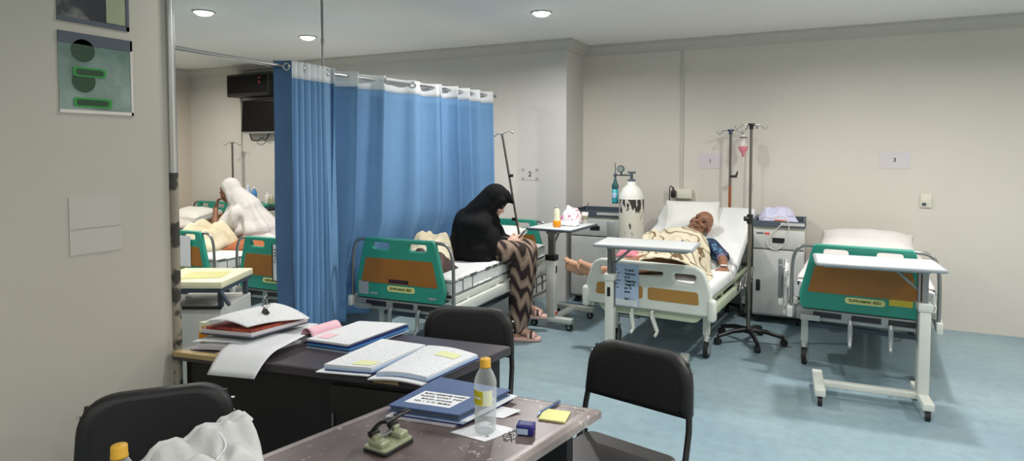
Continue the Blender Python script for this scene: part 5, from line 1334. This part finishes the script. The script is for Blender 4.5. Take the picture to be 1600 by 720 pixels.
b.organic('skirt', M['skirt'], t, voxel=.010, smooth=4, deform=fold_skirt)
def sandal(label, off, tilt, root):
    v = Matrix.Rotation(WR, 3, 'Z') @ Vector(off)
    s = thing('sandal', label, 'sandal', (W0[0] + v.x, W0[1] + v.y, v.z), WR + R(4))
    s.rotation_euler = (0, tilt, WR + R(4))
    b = MB(); b.panel(rpoly([(-.125, -.036), (.02, -.045), (.125, -.04), (.125, .04), (.02, .045), (-.125, .036)], [.035, .02, .035, .035, .02, .035]), thick=.03, bev=.007, c=(0, 0, .017), rot=Matrix.Rotation(-PI / 2, 3, 'X')); b.build('sole', M['sandal'], s)
    b = MB(); b.grid(lambda u, v_: Vector((.01 + .065 * v_, -.043 * math.cos(u * PI), .028 + (.052 - .012 * v_) * math.sin(u * PI))), 16, 4); b.build('strap', M['sandal'], s, solid=.006)
    b = MB(); b.grid(lambda u, v_: Vector((.035 + .018 * v_, -.0445 * math.cos(u * PI), .029 + .0525 * math.sin(u * PI))), 16, 2); b.build('dark_band', M['strap'], s, solid=.006)
    return s
sandal('pink sandal planted on the floor under the zigzag skirt', (.45, -.10, .002), 0, t)
sandal('pink sandal raised above the floor by the over-bed table base', (.465, .195, .112), 0, t)
v = Matrix.Rotation(WR, 3, 'Z') @ Vector((.385, 0, .845))
ph = thing('phone', 'dark phone held in the hands of the woman in black', 'phone', (W0[0] + v.x, W0[1] + v.y, .845), WR)
rt = Euler((0, R(-50), 0)).to_matrix()
b = MB(); b.rbox((0, 0, 0), (.14, .07, .008), .003, rot=rt); b.build('casing', M['black'], ph)
b = MB(); b.rbox(rt @ Vector((0, 0, .0045)), (.128, .062, .001), 0, rot=rt); b.build('screen', M['screen'], ph)

# --- man lying on the white bed (authored in that bed's axes: +y to the head)
t = thing('person', 'bald man in blue patterned shirt lying asleep on the white bed', 'person', B1, B1R)
b = MB()
hc = Vector((.055, 1.315, .895)); fw = Vector((.12, -.84, .53)); upv = Vector((.50, .50, .72))
P, hm = head(b, hc, fw, upv, 1.14)
b.cap((.03, 1.16, .775), (.035, 1.26, .83), .058, .055)
b.cap((.0, .62, .655), (.01, 1.0, .685), .115, .12); b.ell((.01, 1.08, .72), (.20, .12, .08))
for sx in (-1, 1): b.cap((sx * .09, .60, .655), (sx * .05 - .14, .30, .665), .085, .06)
b.cap((-.19, .30, .665), (-.52, .10, .625), .058, .040); b.cap((-.09, .30, .665), (-.40, .08, .625), .058, .040)
for (ax, ay, ln) in ((-.54, .095, 1), (-.42, .065, .9)):
    b.ell((ax - .02, ay, .615), .040); b.cap((ax, ay, .625), (ax - .11 * ln, ay - .02, .665), .036, .030); b.cap((ax - .03, ay, .60), (ax - .13, ay - .02, .63), .034, .030); b.cap((ax - .11 * ln, ay - .02, .665), (ax - .145 * ln, ay - .03, .69), .028, .018)
    for k in range(5): b.cap((ax - .135 * ln, ay - .055 + .016 * k, .675), (ax - .150 * ln - .005 * (k > 2), ay - .060 + .016 * k, .70), .0105 - .0008 * abs(k - 3), .0085, 8)
b.cap((.19, 1.10, .735), (.32, .99, .655), .052, .044); b.cap((.32, .99, .655), (.375, .80, .612), .042, .030)
b.cap((-.19, 1.10, .735), (-.30, .90, .67), .052, .044); b.cap((-.30, .90, .67), (-.16, .74, .74), .042, .030)
finger_set(b, (.375, .80, .612), (.24, -.75, -.42), (.55, -.1, .75), (-.75, -.35, .2), 1.08, .42)
finger_set(b, (-.16, .74, .74), (.8, -.4, .05), (0, .2, .9), (.3, .8, 0), 1.0, .4)
def skincol(c, n):
    d = c - hc; u_ = upv.normalized()
    q = d.dot(fw.normalized())
    return 1 if (c.x < -.25 and c.y < .5) else 0
b.organic('body', [M['skin'], M['skin_foot']], t, voxel=.0062, smooth=3, matfn=skincol)
face_parts(P, hm, 1.14, t, True)
b = MB()
b.cap((.0, .70, .660), (.01, 1.0, .69), .125, .132); b.ell((.01, 1.08, .725), (.215, .12, .09)); b.cap((.03, 1.13, .755), (.03, 1.185, .775), .085, .07)
b.cap((.19, 1.10, .738), (.315, 1.00, .662), .068, .062); b.cap((-.19, 1.10, .738), (-.285, .93, .68), .068, .062)
b.organic('shirt', M['shirt'], t, voxel=.009, smooth=4, deform=lambda co, n: .005 * noise.noise(co * 14))
b = MB(); q_ = (Vector((.32, .99, .655)) - Vector((.19, 1.10, .735))).to_track_quat('Z', 'Y').to_matrix(); b.lathe([(.058, .0), (.062, .012), (.056, .02)], (.315, 1.0, .662), 20, rot=q_)
b.lathe([(.052, -.002), (.055, .0), (.052, .022)], (.325, .985, .652), 20, rot=q_); b.build('cuff', M['trim_lilac'], t)
b = MB()
rr = hm
def hr(u, v_):
    a = u * 2 * PI; e_ = R(2) + v_ * R(70); return None
b = MB(); b.rbox(Vector((.380, .775, .634)), (.05, .035, .006), .003, rz=.3); b.build('white_dressing', M['paper'], t)
# blanket over him
def bl(u, v):
    x = -.42 + (.80 - .20 * v * v) * u; y = .22 + (.90 - .10 * u) * v
    body = .180 * max(0, 1 - ((x + .02 - .12 * (.45 - v) * (v < .45) * 1.5) / .30) ** 2) ** .6 if abs(x + .02) < .34 else 0
    base = .592 + (max(0, y - .86) * .45) + body * (.85 + .25 * v)
    n1 = noise.noise(Vector((x * 7, y * 5, 3))); n2 = abs(noise.noise(Vector((x * 9 + y * 6, y * 4 - x * 3, 8))))
    edge = min(1, 6 * min(u, 1 - u), 6 * min(v, 1 - v) + .25)
    return Vector((x + .03 * n1, y + .04 * noise.noise(Vector((x * 4, 2, y))), base + (.030 * n1 + .055 * n2) * edge + (.05 * max(0, v - .45) if abs(x) < .26 else 0) * min(1, 5 * (1 - v) + .3)))
b = MB(); b.grid(bl, 60, 60); o = tag(b.build('blanket', M['blanket'], solid=.008), 'beige and brown patterned blanket over the man on the white bed', 'blanket'); o.location = B1; o.rotation_euler = (0, 0, B1R)
v = b1(-.30, .42, .70); o = heap('pink_cloth', 'pink folded cloth on the blanket under the white table', 'cloth', v, .085, .06, .06, 'pink', seed=52, amp=.4)
v = b1(-.27, 1.02, .64); o = heap('blanket', 'rolled patterned blanket edge beside the man, behind the white table', 'blanket', v, .14, .22, .19, 'blanket', seed=57, amp=.4)

# --- woman in white, hunched with hand at her mouth (local +x forward)
Q0 = (-5.60, 4.98, 0); QR = R(206)
t = thing('person', 'woman in white veil sitting hunched on the far bed with hand at her mouth', 'person', Q0, QR)
b = MB()
hc = Vector((.27, 0, 1.105)); fw = Vector((.93, 0, -.36)); upv = Vector((.36, 0, .93))
P, hm = head(b, hc, fw, upv, 1.0)
b.cap((.16, 0, .94), (.23, 0, 1.03), .055, .05); b.cap((0, 0, .66), (.12, 0, .88), .15, .13); b.ell((.12, 0, .88), (.11, .17, .09))
for sy in (-1, 1): b.cap((.03, sy * .1, .66), (.42, sy * .12, .66), .09, .065); b.cap((.42, sy * .12, .66), (.50, sy * .14, .60), .06, .04)
b.cap((.13, -.17, .90), (.30, -.20, .70), .048, .04); b.cap((.30, -.20, .70), (.45, -.06, .70), .038, .028)
b.cap((.13, .17, .90), (.36, .15, .70), .048, .04); b.cap((.36, .15, .70), (.405, .03, .925), .038, .028)
b.cap((.42, .12, .645), (.46, .12, .56), .055, .04)
b.cap((.42, -.12, .645), (.46, -.12, .56), .055, .04)
finger_set(b, (.405, .03, .925), (-.25, -.1, .95), (.9, 0, .3), (-.1, .9, .1), .9, 1.5)
finger_set(b, (.45, -.06, .70), (.6, .75, .0), (.2, .1, .9), (.8, -.4, 0), 1.0, .5)
b.organic('body', M['skin_dark'], t, voxel=.0075, smooth=3)
face_parts(P, hm, 1.0, t, True)
b = MB(); m_ = Matrix((fw.cross(upv), fw, upv)).transposed()
b.ell(hc + upv * .042 - fw * .045, (.100, .104, .104), m_)
for sy in (-1, 1): b.cap(hc + upv * .05 - fw * .02 + Vector((0, sy * .075, 0)), hc - upv * .12 - fw * .02 + Vector((0, sy * .07, 0)), .026, .045)
b.cap(hc - fw * .05, (.08, 0, .92), .09, .17); b.cap((.10, 0, .90), (-.08, 0, .62), .17, .24); b.cap((.13, 0, .88), (.24, 0, .62), .16, .15); b.ell((-.16, 0, .60), (.26, .32, .07)); b.ell((-.05, 0, .70), (.24, .27, .14))
b.cap(hc - upv * .135 - fw * .02, (.20, 0, .90), .050, .10)
for sy in (-1, 1): b.cap((.12, sy * .17, .88), (.26, sy * .17, .68), .085, .10)
b.cap((.12, .17, .88), (.30, .17, .72), .08, .075)
def fold_white(co, nn):
    k = max(0, min(1, (1.02 - co.z) * 3.5)); return k * (.022 * math.sin(12 * math.atan2(co.y, co.x - .1) + 3 * co.z) + .010 * noise.noise(co * 7))
b.organic('veil', M['whitecloth'], t, voxel=.012, smooth=5, deform=fold_white)

# ------------------------------------------------------------------ world and view
w = bpy.data.worlds.new('world'); SC.world = w; w.use_nodes = True
w.node_tree.nodes['Background'].inputs[0].default_value = (.8, .85, .9, 1); w.node_tree.nodes['Background'].inputs[1].default_value = .15
SC.view_settings.view_transform = 'Standard'; SC.view_settings.look = 'None'
SC.view_settings.exposure = EXPO if 'EXPO' in globals() else 0.0
SC.cycles.max_bounces = 8; SC.cycles.diffuse_bounces = 5; SC.cycles.caustics_reflective = False; SC.cycles.caustics_refractive = False
try: SC.cycles.use_denoising = True
except Exception: pass
